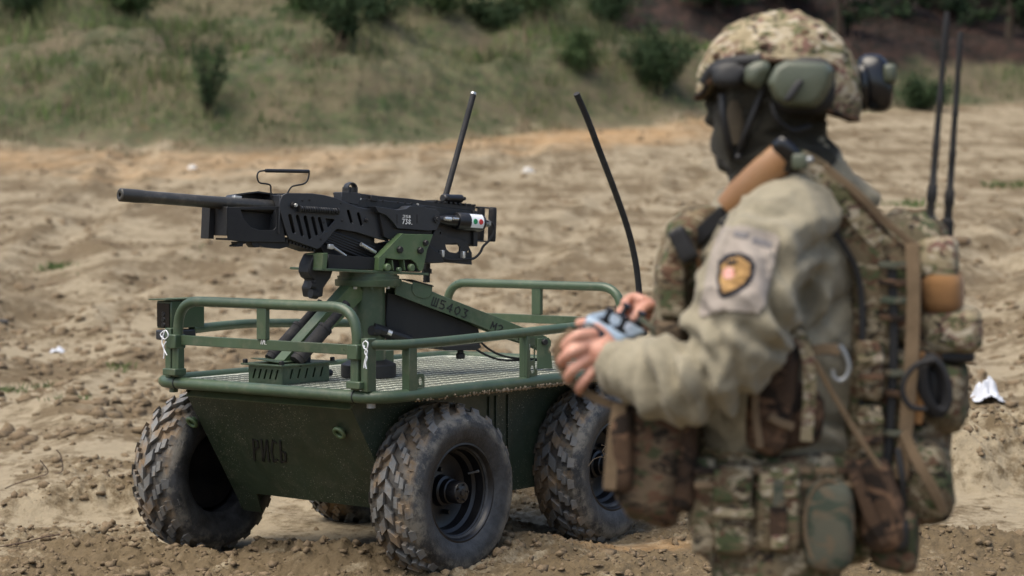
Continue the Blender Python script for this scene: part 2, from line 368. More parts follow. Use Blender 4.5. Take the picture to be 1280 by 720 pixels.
def ground(x, y, fine=True):
    x = np.asarray(x, float); y = np.asarray(y, float)
    z = zbase(x, y) + 0
    bk, s = bank(x, y); z = z + bk
    veg = sstep(-1, 1, s)
    wx, wy = x + .35 * fbm(x * .5, y * .5, 2, 3), y + .35 * fbm(x * .5, y * .5, 2, 5)
    near = 1 - sstep(14, 40, y)
    z = z + fbm(x * .11, y * .11, 3, 11) * .03 * sstep(10, 25, np.abs(y)) + fbm(x * .35, y * .28, 3, 12) * .006 * sstep(8.2, 14, y)
    z = z + veg * fbm(x * .22, y * .22, 4, 21) * .75 * sstep(0, 6, s) + veg * fbm(x * .9, y * .9, 3, 22, True) * .12
    # wheel ruts sweeping away behind the machine
    for (c0, c1, c2, wd, dp) in ((2.1, .16, .012, .26, .10), (3.5, .17, .010, .26, .10), (-.4, -.10, .020, .28, .07), (-2.2, -.22, .004, .3, .08), (7., .45, .0, .4, .12), (-5, .1, .006, .35, .08)):
        cx = c0 + c1 * (y - 8) + c2 * (y - 8) ** 2 * .5; dd = (wx - cx) / wd
        k = sstep(8.6, 10.5, y) * (1 - sstep(34, 42, y)) * (1 + .02 * y)
        dp = dp * .6; z = z - k * dp * np.exp(-dd ** 2) + k * dp * .6 * (np.exp(-((np.abs(dd) - 1.7) / .5) ** 2))
    m = np.zeros_like(z)
    for (mx, my, rx, ry, h) in MOUNDS:
        q = np.exp(-((wx - mx) / rx) ** 2 - ((wy - my) / ry) ** 2); z = z + h * q; m = np.maximum(m, q)
    patch = sstep(-.12, .30, fbm(x * .55 + 3, y * .9, 3, 31))          # churned stretches between smooth ones
    road = sstep(1.0, 1.35, x) * (1 - sstep(8.55, 8.75, y)) * sstep(7.25, 7.45, y)
    berm = sstep(1.1, 1.6, x) * sstep(8.65, 8.95, y + .12 * fbm(x * 2.2, y * 0, 2, 77)) * (1 - sstep(9.3, 10.6, y))
    z = z + berm * (.15 + .030 * fbm(x * 8 + y * 5, y * 2.2, 2, 78, True)); patch = patch * (1 - road); patch = np.maximum(patch, .75 * berm)
    patch = np.maximum(patch, sstep(.2, .6, m)); patch = patch * (1 - road * .9); patch = np.maximum(patch, .8 * (1 - sstep(6.9, 7.25, y)) * sstep(5, 6, y))
    rough = np.zeros_like(z)
    if fine:
        k = (1 - sstep(14, 30, y)) * (1 - veg)
        r1 = fbm(wx * 5.5, wy * 7.5, 4, 41, True, .55); r2 = fbm(x * 22, y * 26, 3, 42, False, .6); r3 = fbm(x * 2.2, y * 3.0, 3, 43)
        rough = np.clip(r1, -.3, 2) * .024 + r2 * .012
        far_ = 1 - .6 * sstep(8.8, 11, y); z = z + k * (r3 * (.009 - .005 * sstep(9, 11, y)) + far_ * (patch * rough + (1 - patch) * (r2 * .0030 + r1 * .0030)))
    return z, patch, s, rough
def darkzone(X, Y, s):
    thr = np.clip(6.5 - .85 * (X - 2), 1.2, 30); return sstep(thr - .8, thr + .9, s + .9 * fbm(X * .25, Y * .25, 3, 81)) * sstep(1.0, 3.5, X)
def make_ground():
    th = np.concatenate([np.linspace(-math.pi, -.42, 40)[:-1], np.linspace(-.42, -.275, 40)[:-1], np.linspace(-.275, .275, 560)[:-1], np.linspace(.275, .42, 40)[:-1], np.linspace(.42, math.pi, 40)])
    r = np.concatenate([[.4, 1, 2, 3, 4, 5], np.linspace(5.6, 6.3, 30)[:-1], np.linspace(6.3, 9.8, 370)[:-1], np.exp(np.linspace(math.log(9.8), math.log(75), 300))[:-1], np.exp(np.linspace(math.log(75), math.log(420), 40))])
    T, Rr = np.meshgrid(th, r); X = (Rr * np.sin(T)).ravel(); Y = (Rr * np.cos(T)).ravel()
    Z, patch, s, rough = ground(X, Y)
    nr, nth = len(r), len(th)
    vs = np.stack([X, Y, Z], 1)
    i = np.arange(nr - 1)[:, None] * nth + np.arange(nth - 1)[None, :]; i = i.ravel()
    quads = np.stack([i, i + 1, i + 1 + nth, i + nth], 1)
    me = bpy.data.meshes.new("ground")
    me.vertices.add(len(vs)); me.vertices.foreach_set("co", vs.astype(np.float32).ravel())
    me.loops.add(quads.size); me.loops.foreach_set("vertex_index", quads.astype(np.int32).ravel())
    me.polygons.add(len(quads)); me.polygons.foreach_set("loop_start", np.arange(0, quads.size, 4, dtype=np.int32))
    me.update(calc_edges=True)
    a = me.color_attributes.new("zone", 'FLOAT_COLOR', 'POINT')
    dry = .56 - .34 * patch - .05 * sstep(9, 20, Y) + .10 * fbm(X * .2, Y * .2, 2, 61)
    dry = dry - .28 * (1 - sstep(6.9, 7.6, Y)) + np.clip(rough, -.02, .02) * 4
    och = .62 * sstep(-10, -2, s) * (1 - sstep(-1.5, 1.5, s)) * sstep(2, -1, X * .25 - 1) + .18 * fbm(X * .15, Y * .15, 2, 71) + .75 * np.clip(fbm(X * 1.3, Y * 1.6, 3, 72), 0, 1) * (1 - sstep(7.4, 9, Y))
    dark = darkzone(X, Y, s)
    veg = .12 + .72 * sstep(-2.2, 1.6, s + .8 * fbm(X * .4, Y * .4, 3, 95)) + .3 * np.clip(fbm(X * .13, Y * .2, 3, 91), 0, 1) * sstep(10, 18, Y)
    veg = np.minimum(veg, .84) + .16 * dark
    c = np.stack([dry, och, veg, np.ones_like(dry)], 1).clip(0, 1)
    a.data.foreach_set("color", c.astype(np.float32).ravel())
    me.materials.append(M['soil']); me.shade_smooth()
    o = bpy.data.objects.new("ground", me); COL.objects.link(o); o["kind"] = "structure"; return o
make_ground()
def gz(x, y): return float(ground(np.array([x]), np.array([y]))[0][0])

def lumps(n, region, smin, smax, seed, dens=None):
    rng = np.random.default_rng(seed); bm = bmesh.new(); bmesh.ops.create_icosphere(bm, subdivisions=1, radius=1)
    bv = np.array([v.co[:] for v in bm.verts]); bf = np.array([[v.index for v in f.verts] for f in bm.faces]); bm.free()
    x = rng.uniform(region[0], region[1], n); y = rng.uniform(region[2], region[3], n)
    z, patch, _, _ = ground(x, y); keep = rng.random(n) < (patch ** 1.5 * .96 + .04); x, y, z = x[keep], y[keep], z[keep]; n = len(x)
    s = smin + (smax - smin) * rng.random(n) ** 6
    jit = 1 + rng.uniform(-.55, .55, (n, len(bv), 1)); sc = rng.uniform(.6, 1.3, (n, 1, 3)); sc[:, :, 2] *= .7
    a = rng.uniform(0, 6.28, n); V = bv[None] * jit * sc * s[:, None, None]
    ca, sa = np.cos(a)[:, None], np.sin(a)[:, None]; X = V[:, :, 0] * ca - V[:, :, 1] * sa + x[:, None]; Y = V[:, :, 0] * sa + V[:, :, 1] * ca + y[:, None]
    Z = V[:, :, 2] + z[:, None] + s[:, None] * .15
    vs = np.stack([X, Y, Z], 2).reshape(-1, 3); fs = (bf[None] + (np.arange(n) * len(bv))[:, None, None]).reshape(-1, 3); return vs, fs
def scatter(n, seed, y0, y1, smin, smax):
    rng = np.random.default_rng(seed); bm = bmesh.new(); bmesh.ops.create_icosphere(bm, subdivisions=1, radius=1)
    bv = np.array([v.co[:] for v in bm.verts]); bf = np.array([[v.index for v in f.verts] for f in bm.faces]); bm.free()
    y = y0 * (y1 / y0) ** rng.random(n); x = rng.uniform(-.29, .29, n) * y; g = fbm(x * .8, y * .8, 3, seed + 5); k = g > rng.uniform(-.5, .5, n); x, y = x[k], y[k]; n = len(x)
    z, _, s_, _ = ground(x, y); k = s_ < 0; x, y, z = x[k], y[k], z[k]; n = len(x); s = (smin + (smax - smin) * rng.random(n) ** 4)
    V = bv[None] * (1 + rng.uniform(-.5, .5, (n, len(bv), 1))) * rng.uniform(.6, 1.5, (n, 1, 3)) * np.array([1, 1, .6]) * s[:, None, None]
    V[:, :, 0] += x[:, None]; V[:, :, 1] += y[:, None]; V[:, :, 2] += z[:, None] + s[:, None] * .1
    return V.reshape(-1, 3), (bf[None] + (np.arange(n) * len(bv))[:, None, None]).reshape(-1, 3)
def fast_mesh(name, vs, fs, m, smooth=False, tint=None):
    me = bpy.data.meshes.new(name); k = fs.shape[1]
    me.vertices.add(len(vs)); me.vertices.foreach_set("co", vs.astype(np.float32).ravel())
    me.loops.add(fs.size); me.loops.foreach_set("vertex_index", fs.astype(np.int32).ravel())
    me.polygons.add(len(fs)); me.polygons.foreach_set("loop_start", np.arange(0, fs.size, k, dtype=np.int32))
    me.update(calc_edges=True); me.materials.append(m)
    if smooth: me.shade_smooth()
    if tint is not None:
        a = me.attributes.new("tint", 'FLOAT', 'POINT'); a.data.foreach_set("value", tint.astype(np.float32))
    o = bpy.data.objects.new(name, me); COL.objects.link(o); return o
v3, f3 = scatter(14000, 21, 9.5, 42, .012, .06)
v1, f1 = lumps(26000, (-2.4, 2.4, 6.3, 9.5), .003, .022, 1); v2, f2 = lumps(6000, (-4.5, 5, 9.5, 16), .008, .05, 2)
o = fast_mesh("soil_clods", np.concatenate([v1, v2, v3]), np.concatenate([f1, f2 + len(v1), f3 + len(v1) + len(v2)]), M['clod'], False)
tag(o, "brown soil clods and crumbs lying on the churned sandy ground", "soil clods", kind="stuff")

# ================================================================ strokes for painted characters
GLYPH = {'Ш': [[(0, 1), (0, 0), (1, 0), (1, 1)], [(.5, 1), (.5, 0)]], '5': [[(.9, 1), (.1, 1), (.1, .55), (.7, .58), (.95, .3), (.7, 0), (.05, .02)]],
         '4': [[(.7, 0), (.7, 1), (0, .3), (1, .3)]], '0': [[(.5, 1), (.05, .7), (.05, .3), (.5, 0), (.95, .3), (.95, .7), (.5, 1)]],
         '3': [[(.05, 1), (.9, 1), (.45, .6), (.95, .32), (.6, 0), (.05, .03)]], 'М': [[(0, 0), (.05, 1), (.5, .35), (.95, 1), (1, 0)]],
         '2': [[(.05, .8), (.4, 1), (.9, .8), (.8, .5), (.05, 0), (1, 0)]], '-': [[(.15, .45), (.85, .45)]], '1': [[(.3, .8), (.6, 1), (.6, 0)]],
         'S': [[(.95, .9), (.4, 1), (.05, .75), (.9, .3), (.6, 0), (.05, .08)]], '.': [[(.1, 0), (.25, 0)]],
         'Р': [[(.1, 0), (.1, 1), (.8, .95), (.9, .65), (.15, .5)]], 'И': [[(0, 1), (.05, 0), (.9, 1), (1, 0)]], 'С': [[(.95, .9), (.4, 1), (.05, .5), (.3, 0), (.95, .1)]],
         'Ь': [[(.1, 1), (.1, 0), (.8, .05), (.85, .45), (.15, .5)]], '7': [[(.05, 1), (.95, 1), (.4, 0)]], '8': [[(.5, .55), (.1, .8), (.5, 1), (.9, .8), (.5, .55), (.05, .25), (.5, 0), (.95, .25), (.5, .55)]],
         '6': [[(.85, .95), (.3, .8), (.05, .3), (.5, 0), (.9, .25), (.5, .5), (.1, .35)]]}
def write(text, p, ex, ey, h, wch, th, material, parent, name="marking", gap=1.45, slant=0.0, off=.0012):
    "brush strokes on a surface: p lower left corner, ex reading direction, ey up; thin raised paint"
    mb = MB(); p, ex, ey = Vector(p), Vector(ex).normalized(), Vector(ey).normalized(); n = ex.cross(ey)
    x = 0
    for c in text:
        for st in GLYPH.get(c, []):
            P = [p + ex * (x + a * wch + slant * b * h) + ey * (b * h) for a, b in st]
            for a, b in zip(P, P[1:]):
                d = (b - a).normalized(); q = n.cross(d) * th / 2; e = d * th * .35
                mb.prism([a - e - q, b + e - q, b + e + q, a - e + q], n * off)
        x += wch * gap
    return mb.build(name, material, parent, smooth=0)

# ================================================================ the four-wheeled vehicle
HA = R(38)
VX, VY = (math.sin(HA), math.cos(HA), 0), (-math.cos(HA), math.sin(HA), 0)
V = Frame((-.16707, 6.73, -.0038), VX, VY, (0, 0, 1))
veh = empty("wheeled_robot", V.m, "low olive green four wheeled robot vehicle with tube guard rails round its deck", "robot vehicle")
FX, RX, NY, FY, ZT = -.42, 1.23, 0.0, 1.085, .65

# --- wheels
def tyre_surface(wv):
    "carcass radius across the tread, w from the middle plane"
    a = abs(wv); return .2875 - .05 * a * a / .01 * .5 - (max(0, a - .075) ** 2) * 14
def make_tyre():
    mb = MB(); prof = [(.160, -.080), (.172, -.092), (.195, -.104), (.222, -.110), (.244, -.108), (.262, -.099), (.274, -.086)]
    out = prof + [(tyre_surface(q), q) for q in (-.07, -.05, -.03, -.01, .01, .03, .05, .07)] + [(r_, -y_) for r_, y_ in reversed(prof)]
    out += [(.150, .07), (.150, -.07), out[0]]
    mb.lathe(out, axis=(0, 1, 0), n=96)
    n0 = len(mb.v); rnd = random.Random(4); K = 22
    def P(a, y, h):
        r_ = (tyre_surface(y) if abs(y) < .076 else .281 - (abs(y) - .076) * 1.2) + h
        yy = y
        if abs(y) > .092: r_, yy = .262 - (abs(y) - .092) * 1.6 + h * .6, math.copysign(.092 + (abs(y) - .092) * .6 + h * .5, y)
        return (r_ * math.cos(a), yy, r_ * math.sin(a))
    def lug(quad, h):
        cy = sum(q[1] for q in quad) / 4; ca = sum(q[0] for q in quad) / 4
        base = [P(a, y, -.006) for a, y in quad]; top = [P(ca + (a - ca) * .90, cy + (y - cy) * .92, h * rnd.uniform(.9, 1.1)) for a, y in quad]
        mb.add(base + top, [(4, 5, 6, 7), (0, 1, 5, 4), (1, 2, 6, 5), (2, 3, 7, 6), (3, 0, 4, 7), (3, 2, 1, 0)])
    p_ = 2 * math.pi / K
    for k in range(K):
        for sgn in (-1, 1):
            o_ = (k + (.5 if sgn > 0 else 0)) * p_
            # centre bar raked into a V, a stepped middle block, a shoulder block
            lug([(o_ + .00, sgn * .001), (o_ + .54 * p_, sgn * .001), (o_ + .88 * p_, sgn * .032), (o_ + .36 * p_, sgn * .032)], .017)
            lug([(o_ + .66 * p_, sgn * .0390), (o_ + 1.14 * p_, sgn * .0390), (o_ + 1.20 * p_, sgn * .0545), (o_ + .72 * p_, sgn * .0545)], .017)
            lug([(o_ + .86 * p_, sgn * .0550), (o_ + 1.36 * p_, sgn * .0550), (o_ + 1.40 * p_, sgn * .071), (o_ + .98 * p_, sgn * .071)], .016)
            lug([(o_ + 1.12 * p_, sgn * .0775), (o_ + 1.62 * p_, sgn * .0775), (o_ + 1.58 * p_, sgn * .108), (o_ + 1.2 * p_, sgn * .108)], .012)
    return mb, n0
def make_wheel(org, name="wheel"):
    rim = MB()
    rim.lathe([(.166, -.079), (.1725, -.084), (.172, -.090), (.164, -.0915), (.158, -.085), (.154, -.068), (.146, -.062), (.143, -.03), (.132, -.022), (.128, .008), (.10, .018), (.055, .010), (.05, .004), (.0, .004),
               (.0, .02), (.056, .022), (.10, .03), (.134, .02), (.148, -.02), (.152, .06), (.162, .082), (.172, .088), (.175, .08), (.160, .05), (.158, -.05), (.166, -.079)], axis=(0, 1, 0), n=72)
    ob = rim.build("wheel", M['rimblack'], veh, smooth=40, org=None); ob.location = org
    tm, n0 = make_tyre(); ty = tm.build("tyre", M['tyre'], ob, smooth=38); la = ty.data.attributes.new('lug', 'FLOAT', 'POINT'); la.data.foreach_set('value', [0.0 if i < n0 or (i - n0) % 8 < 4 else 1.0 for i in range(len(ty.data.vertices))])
    hb = MB(); hb.lathe([(.0, -.088), (.020, -.088), (.023, -.086), (.036, -.086), (.0385, -.082), (.0385, -.045), (.043, -.042), (.043, -.02), (.052, -.016), (.052, .01), (0, .01)], axis=(0, 1, 0), n=36)
    hb.lathe([(0, -.092), (.011, -.092), (.012, -.088), (0, -.088)], axis=(0, 1, 0), n=6)
    for k in range(5):
        a = k * 2 * math.pi / 5 + .3; hb.lathe([(0, -.093), (.0035, -.093), (.004, -.088), (0, -.088)], (.028 * math.cos(a), 0, .028 * math.sin(a)), (0, 1, 0), 6)
    hb.build("hub", M['rimblack'], ob, smooth=35)
    for k in range(4):
        a = k * math.pi / 2 + .5; c_ = (.078 * math.cos(a), 0, .078 * math.sin(a))
        nb = MB(); nb.lathe([(0, -.014), (.006, -.014), (.0085, -.010), (.0085, .012), (0, .012)], c_, (0, 1, 0), 6); nb.build("wheel_nut", M['rimblack'], ob)
    vb = MB(); vb.rod((.10, -.02, .075), (.103, -.052, .085), .0035, 8); vb.rod((.103, -.052, .085), (.104, -.060, .088), .0045, 8); vb.build("tyre_valve", M['steel'], ob)
    return ob
wh = make_wheel((0, .09, .298))
def copy_tree(o, parent):
    c = o.copy(); COL.objects.link(c); c.parent = parent
    for ch in list(o.children): copy_tree(ch, c)
    return c
for (x, y, z, rot) in ((.9, .09, .300, 1.1), (-.13, 1.12, .298, 2.3), (.78, 1.18, .275, .4)):
    c = copy_tree(wh, veh); c.location = (x, y, z); c.rotation_euler = (0, rot, math.pi if y > .5 else 0)
wh.rotation_euler = (0, .25, 0)
# a dry straw caught in the rear rim
mb = MB(); q = [V.u(a, b, y=-.012) for a, b in ((735, 583), (742, 574), (750, 571), (756, 572), (753, 564), (757, 558), (752, 556))]
mb.tube(q, .0016, 6); st = mb.build("straw", M['tanweb'], None); st.matrix_world = V.m; tag(st, "dry bent straw stalk caught on the rear wheel rim", "straw")

# --- hull
zt, zb = .622, .245
def fxz(z): return -.372 + (.622 - z) / (.622 - .245) * .235      # raked nose
yn, yf = .175, .965
hull = MB()
sidepoly = [(fxz(zt), zt), (fxz(.23), .23), (fxz(.19), .17), (-.03, .17), (.07, .235), (1.10, .235), (1.20, .40), (1.20, zt)]
hull.prism([(x, yn, z) for x, z in sidepoly], (0, .006, 0)); hull.prism([(x, yf - .006, z) for x, z in sidepoly], (0, .006, 0))
hull.prism([(fxz(.242), yn + .006, .242), (1.10, yn + .006, .242), (1.10, yf - .006, .242), (fxz(.242), yf - .006, .242)], (0, 0, .006))
hull.prism([(1.194, yn + .006, .40), (1.194, yf - .006, .40), (1.194, yf - .006, zt), (1.194, yn + .006, zt)], (.006, 0, 0))
hull.prism([(1.10, yn + .006, .242), (1.194, yn + .006, .40), (1.194, yf - .006, .40), (1.10, yf - .006, .242)], (.006, 0, 0))
for yy in (yn - .003,):
    for xx in (.36, .40, .47): hull.box((xx, yy, .42), (.012, .008, .34))
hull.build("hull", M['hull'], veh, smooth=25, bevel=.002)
fp = MB()       # sloping nose plate with a leg at each lower corner
F3 = lambda y, z: (fxz(z) - .006, y, z)
fp.prism([F3(yn, .605), F3(yf, .605), F3(yf, .235), F3(yf, .16), F3(.87, .16), F3(.85, .235), F3(.25, .235), F3(.23, .16), F3(yn, .16)], (.006, 0, .003))
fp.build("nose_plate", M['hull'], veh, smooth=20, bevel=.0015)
lip = MB(); lip.prism([(fxz(.605) - .012, yn, .602), (fxz(.605) - .012, yf, .602), (fxz(.605) + .02, yf, .628), (fxz(.605) + .02, yn, .628)], (.003, 0, -.004)); lip.build("nose_lip", M['green'], veh, smooth=20)
nd = Vector(F3(0, .5)) - Vector(F3(0, .4)); nd.normalize()
n_out = Vector((-nd.z, 0, nd.x))
pc = V.u(318, 573, x=-.27)
def on_nose(px, py, off=.0):
    x = -.3
    for _ in range(6):
        q = V.u(px, py, x=x); x = fxz(q.z) - .006
    return q + n_out * off
A_, B_, T_ = on_nose(318, 575, .002), on_nose(366, 578, .002), on_nose(316, 549, .002)
write("РИСЬ", A_, B_ - A_, T_ - A_, (T_ - A_).length, .030, .009, M['blackpaint'], veh, gap=1.5, slant=0)
for px, py in ((243, 525), (427, 538)):
    c = on_nose(px, py, .010); mb = MB(); a1, a2 = Vector((.55, .84, 0)).normalized(), Vector((0, 0, 1))
    mb.tube([c + n_out * .004 + (Vector((0, .88, 0)) * math.cos(t) + (nd * .9 + n_out * .1) * math.sin(t) ) * .021 for t in [k * 2 * math.pi / 20 for k in range(20)]], .0068, 10, closed=True)
    mb.rod(c - n_out * .012, c - n_out * .002, .014); mb.build("towing_eye", M['lightgreen'], veh, smooth=50)

# --- deck
dk = MB(); r_ = .085
def rrect(x0, x1, y0, y1, r, z, n=6):
    P = []
    for cx, cy, a0 in ((x1 - r, y1 - r, 0), (x0 + r, y1 - r, 90), (x0 + r, y0 + r, 180), (x1 - r, y0 + r, 270)):
        P += [(cx + r * math.cos(R(a0 + 90 * k / n)), cy + r * math.sin(R(a0 + 90 * k / n)), z) for k in range(n + 1)]
    return P
dk.prism(rrect(FX + .012, RX - .012, NY + .012, FY - .012, .09, .642), (0, 0, .010)); dk.build("deck_plate", M['deck'], veh, smooth=20)
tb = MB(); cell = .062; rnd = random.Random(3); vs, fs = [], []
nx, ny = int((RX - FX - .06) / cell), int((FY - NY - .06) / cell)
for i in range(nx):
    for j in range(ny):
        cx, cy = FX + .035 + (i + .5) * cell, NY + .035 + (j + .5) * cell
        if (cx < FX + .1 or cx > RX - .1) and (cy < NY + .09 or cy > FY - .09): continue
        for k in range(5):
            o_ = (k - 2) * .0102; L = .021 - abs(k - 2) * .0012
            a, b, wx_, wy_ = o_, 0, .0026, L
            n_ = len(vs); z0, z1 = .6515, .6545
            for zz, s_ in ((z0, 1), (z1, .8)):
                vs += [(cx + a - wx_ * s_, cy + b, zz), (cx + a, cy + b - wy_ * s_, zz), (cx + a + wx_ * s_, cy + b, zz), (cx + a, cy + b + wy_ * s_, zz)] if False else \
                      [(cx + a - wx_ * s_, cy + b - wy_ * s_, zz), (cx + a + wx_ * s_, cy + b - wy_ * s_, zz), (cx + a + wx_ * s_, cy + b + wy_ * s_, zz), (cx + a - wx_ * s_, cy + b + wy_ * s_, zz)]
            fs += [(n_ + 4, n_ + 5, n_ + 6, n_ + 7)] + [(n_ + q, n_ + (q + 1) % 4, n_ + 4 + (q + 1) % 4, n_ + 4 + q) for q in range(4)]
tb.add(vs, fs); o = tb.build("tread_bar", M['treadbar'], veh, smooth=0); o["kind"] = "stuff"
fr = MB(); fr.tube(rrect(FX, RX, NY, FY, .10, ZT, 8), .0208, 14, closed=True); fr.build("deck_frame_tube", M['green'], veh, smooth=60)
for y in (.105, .955):
    jn = MB(); jn.rod((FX, y - .002, ZT), (FX, y + .002, ZT), .0222, 16); jn.build("tube_joint_ring", M['black'], veh)
for (px, q) in ((464, V.u(464, 507, x=FX + .03)), (176, Vector((FX + .02, FY - .09, ZT - .028)))):
    mb = MB(); mb.rod(q - Vector((.0, 0, .008)), q + Vector((0, 0, .014)), .015, 8); mb.build("frame_bolt", M['silver'] if px > 300 else M['green'], veh)

# --- guards front and rear: arch of bent tube, flat middle bar, stub post
def guard(x, y0, y1, s, ps, dz=0):
    g = MB(); zt_ = .940 + dz
    g.tube(fillet([(x, y0, .70), (x, y0, zt_), (x, y1, zt_), (x, y1, .70)], .105, 8), .0178, 14); ob = g.build("guard_arch", M['green'], veh, smooth=60)
    b = MB(); b.span((x - .004 * s, y0 + .012, .785 + dz), (x + .010 * s, y1 - .012, .819 + dz)); b.build("guard_bar", M['green'], veh, bevel=.002)
    p = MB(); p.span((x - .010, (y0 + y1) / 2 - .022 + ps, .8195 + dz), (x + .010, (y0 + y1) / 2 + .022 + ps, .927 + dz)); p.build("guard_post", M['green'], veh, bevel=.002)
    return ob
guard(FX, .098, .948, 1, .005)
guard(RX - .04, .175, 1.062, -1, -.03, .017)
A_ = V.u(325, 430, x=FX - .0045); B_ = V.u(336, 430.6, x=FX - .0045); T_ = V.u(325.5, 423.5, x=FX - .0045)
write("1М.", A_, B_ - A_, (0, 0, 1), .019, .009, .0022, M['whitepaint'], veh, gap=1.5, slant=.15)
for y, sg in ((.098, -1), (.948, 1)):       # hinge posts, clamps and pins at each end of the front guard
    p = MB(); p.span((FX - .016, y - .017, .672), (FX + .014, y + .017, .790)); p.build("guard_leg", M['green'], veh, bevel=.003)
    p = MB(); p.span((FX - .012, y + sg * .026, .668), (FX + .030, y + sg * .056, .842)); p.build("frame_post", M['green'], veh, bevel=.003)
    c1 = MB(); c1.span((FX - .030, y - .026, .772), (FX + .020, y + .020, .822)) if sg < 0 else c1.span((FX - .030, y - .018, .772), (FX + .020, y + .030, .822)); c1.build("guard_clamp", M['green'], veh, bevel=.004)
    c2 = MB(); c2.span((FX - .034, y - .040 if sg < 0 else y - .02, .678), (FX + .020, y + .020 if sg < 0 else y + .045, .702)); c2.build("lower_clamp", M['green'], veh, bevel=.003)
    pin = MB(); px0, py0 = (457, 430) if sg < 0 else (205.5, 418)
    k = [(0, -4), (-3, -1), (-2, 5), (2, 8), (1, 15), (-1, 22), (-2, 30)] if sg < 0 else [(0, -5), (-5, 0), (0, 6), (5, 1), (1, -5), (-3, 8), (-1, 17), (3, 26)]
    k2 = [(0, -4), (3, -1), (2, 5), (-1, 10), (2, 17), (0, 24), (1, 31)] if sg < 0 else [(2, 9), (-1, 15), (0, 22), (-1, 30)]
    for kk in (k, k2): pin.tube(spline([V.u(px0 + a, py0 + b, x=FX - .042) for a, b in kk], 4), .0022, 6)
    pin.rod(V.u(px0 - 2, py0 + 3, x=FX - .042), V.u(px0 - 2, py0 + 3, x=FX - .01), .004, 8)
    pin.build("hitch_pin", M['whiteplastic'], veh, smooth=60)
# --- side rails
zr = V.u(590, 423, y=NY).z
near = [(FX + .015, .055, V.u(460, 431, x=FX + .015).z), (V.u(507, 431, y=NY).x - .03, NY, V.u(507, 431, y=NY).z), (V.u(555, 427, y=NY).x, NY, V.u(555, 427, y=NY).z), (V.u(640, 417.5, y=NY).x, NY, V.u(640, 417.5, y=NY).z),
        (V.u(718, 408.5, y=NY).x, NY, V.u(718, 408.5, y=NY).z), (1.10, NY, V.u(718, 408.5, y=NY).z + .005), (1.19, .15, .84)]
rl = MB(); rl.tube(fillet(near, .11, 6), .0172, 14); rl.build("side_rail", M['green'], veh, smooth=60)
fz = lambda px, py, y: V.u(px, py, y=y)
far = [fz(240, 411.5, 1.03), fz(285, 406.5, 1.055), fz(330, 404, 1.07), fz(454, 403.5, 1.075), fz(530, 399.5, 1.075), fz(600, 397, 1.075), fz(612, 397.5, 1.075)]
rl = MB(); rl.tube(spline(far, 5), [.0172] * 28 + [.012, .006, .003], 14) if False else rl.tube(spline(far, 5), .0168, 14); rl.build("side_rail", M['green'], veh, smooth=60)
for px, tab in ((512.5, 1), (659, 2)):
    q = V.u(px, 470, y=NY); x0 = q.x; ztop = V.u(px, 432 if tab == 1 else 418, y=NY).z
    p = MB()
    if tab == 1: p.span((x0 - .018, NY - .013, .664), (x0 + .022, NY + .020, ztop)); 
    else: p.span((x0 - .018, NY - .013, .664), (x0 - .002, NY + .022, ztop))
    p.build("rail_post", M['green'], veh, bevel=.002)
    if tab == 1:
        o_ = [V.u(a, b, y=NY - .004) for a, b in ((520, 485), (520, 469), (524, 467), (529, 467), (531, 470), (531, 484))]
        h = [V.u(526 + 2.6 * math.cos(t), 476.5 + 5 * math.sin(t), y=NY - .004) for t in [k * math.pi / 5 for k in range(10)]]
    else:
        o_ = [V.u(a, b, y=NY - .004) for a, b in ((656, 471), (656, 423.5), (669, 422), (669, 460), (672, 463), (672, 469))]
        h = [V.u(666 + 2.6 * math.cos(t), 461.5 + 5 * math.sin(t), y=NY - .004) for t in [k * math.pi / 5 for k in range(10)]]
    g = MB(); hs = [h]
    if tab == 2: hs.append([V.u(a, b, y=NY - .004) for a, b in ((663, 432), (668.5, 431.5), (668.5, 450), (663, 451))])
    g.prism(o_, (0, .006, 0), hs); g.build("lug_plate", M['green'], veh, smooth=20, bevel=.001)
A_ = V.u(656.5, 438.5, y=NY - .0045)
write("358", A_, (1, 0, 0), (0, 0, 1), .010, .007, .0015, M['whitepaint'], veh, gap=1.35)
write("738", A_ + Vector((.0, 0, .013)), (1, 0, 0), (0, 0, 1), .010, .007, .0015, M['whitepaint'], veh, gap=1.35)
# mud flecks dried along the underside of the side tube
rnd = random.Random(11); md = MB()
for k in range(950):
    x = rnd.uniform(-.30, 1.2) if rnd.random() > .3 else rnd.uniform(.2, 1.1); a = rnd.uniform(-2.6, -.9) ; r0 = .021
    if x < 0 and rnd.random() < .7: continue
    c = Vector((x, NY + r0 * math.cos(a) * 1.0, ZT + r0 * math.sin(a))); md.ball(c, rnd.uniform(.0018, .0068), 0, (1, .8, rnd.uniform(.6, 1.4)), Matrix.Rotation(rnd.uniform(0, 6), 3, 'Z'))
mo = md.build("dried_mud", M['mudpale'], veh, smooth=0); mo["kind"] = "stuff"

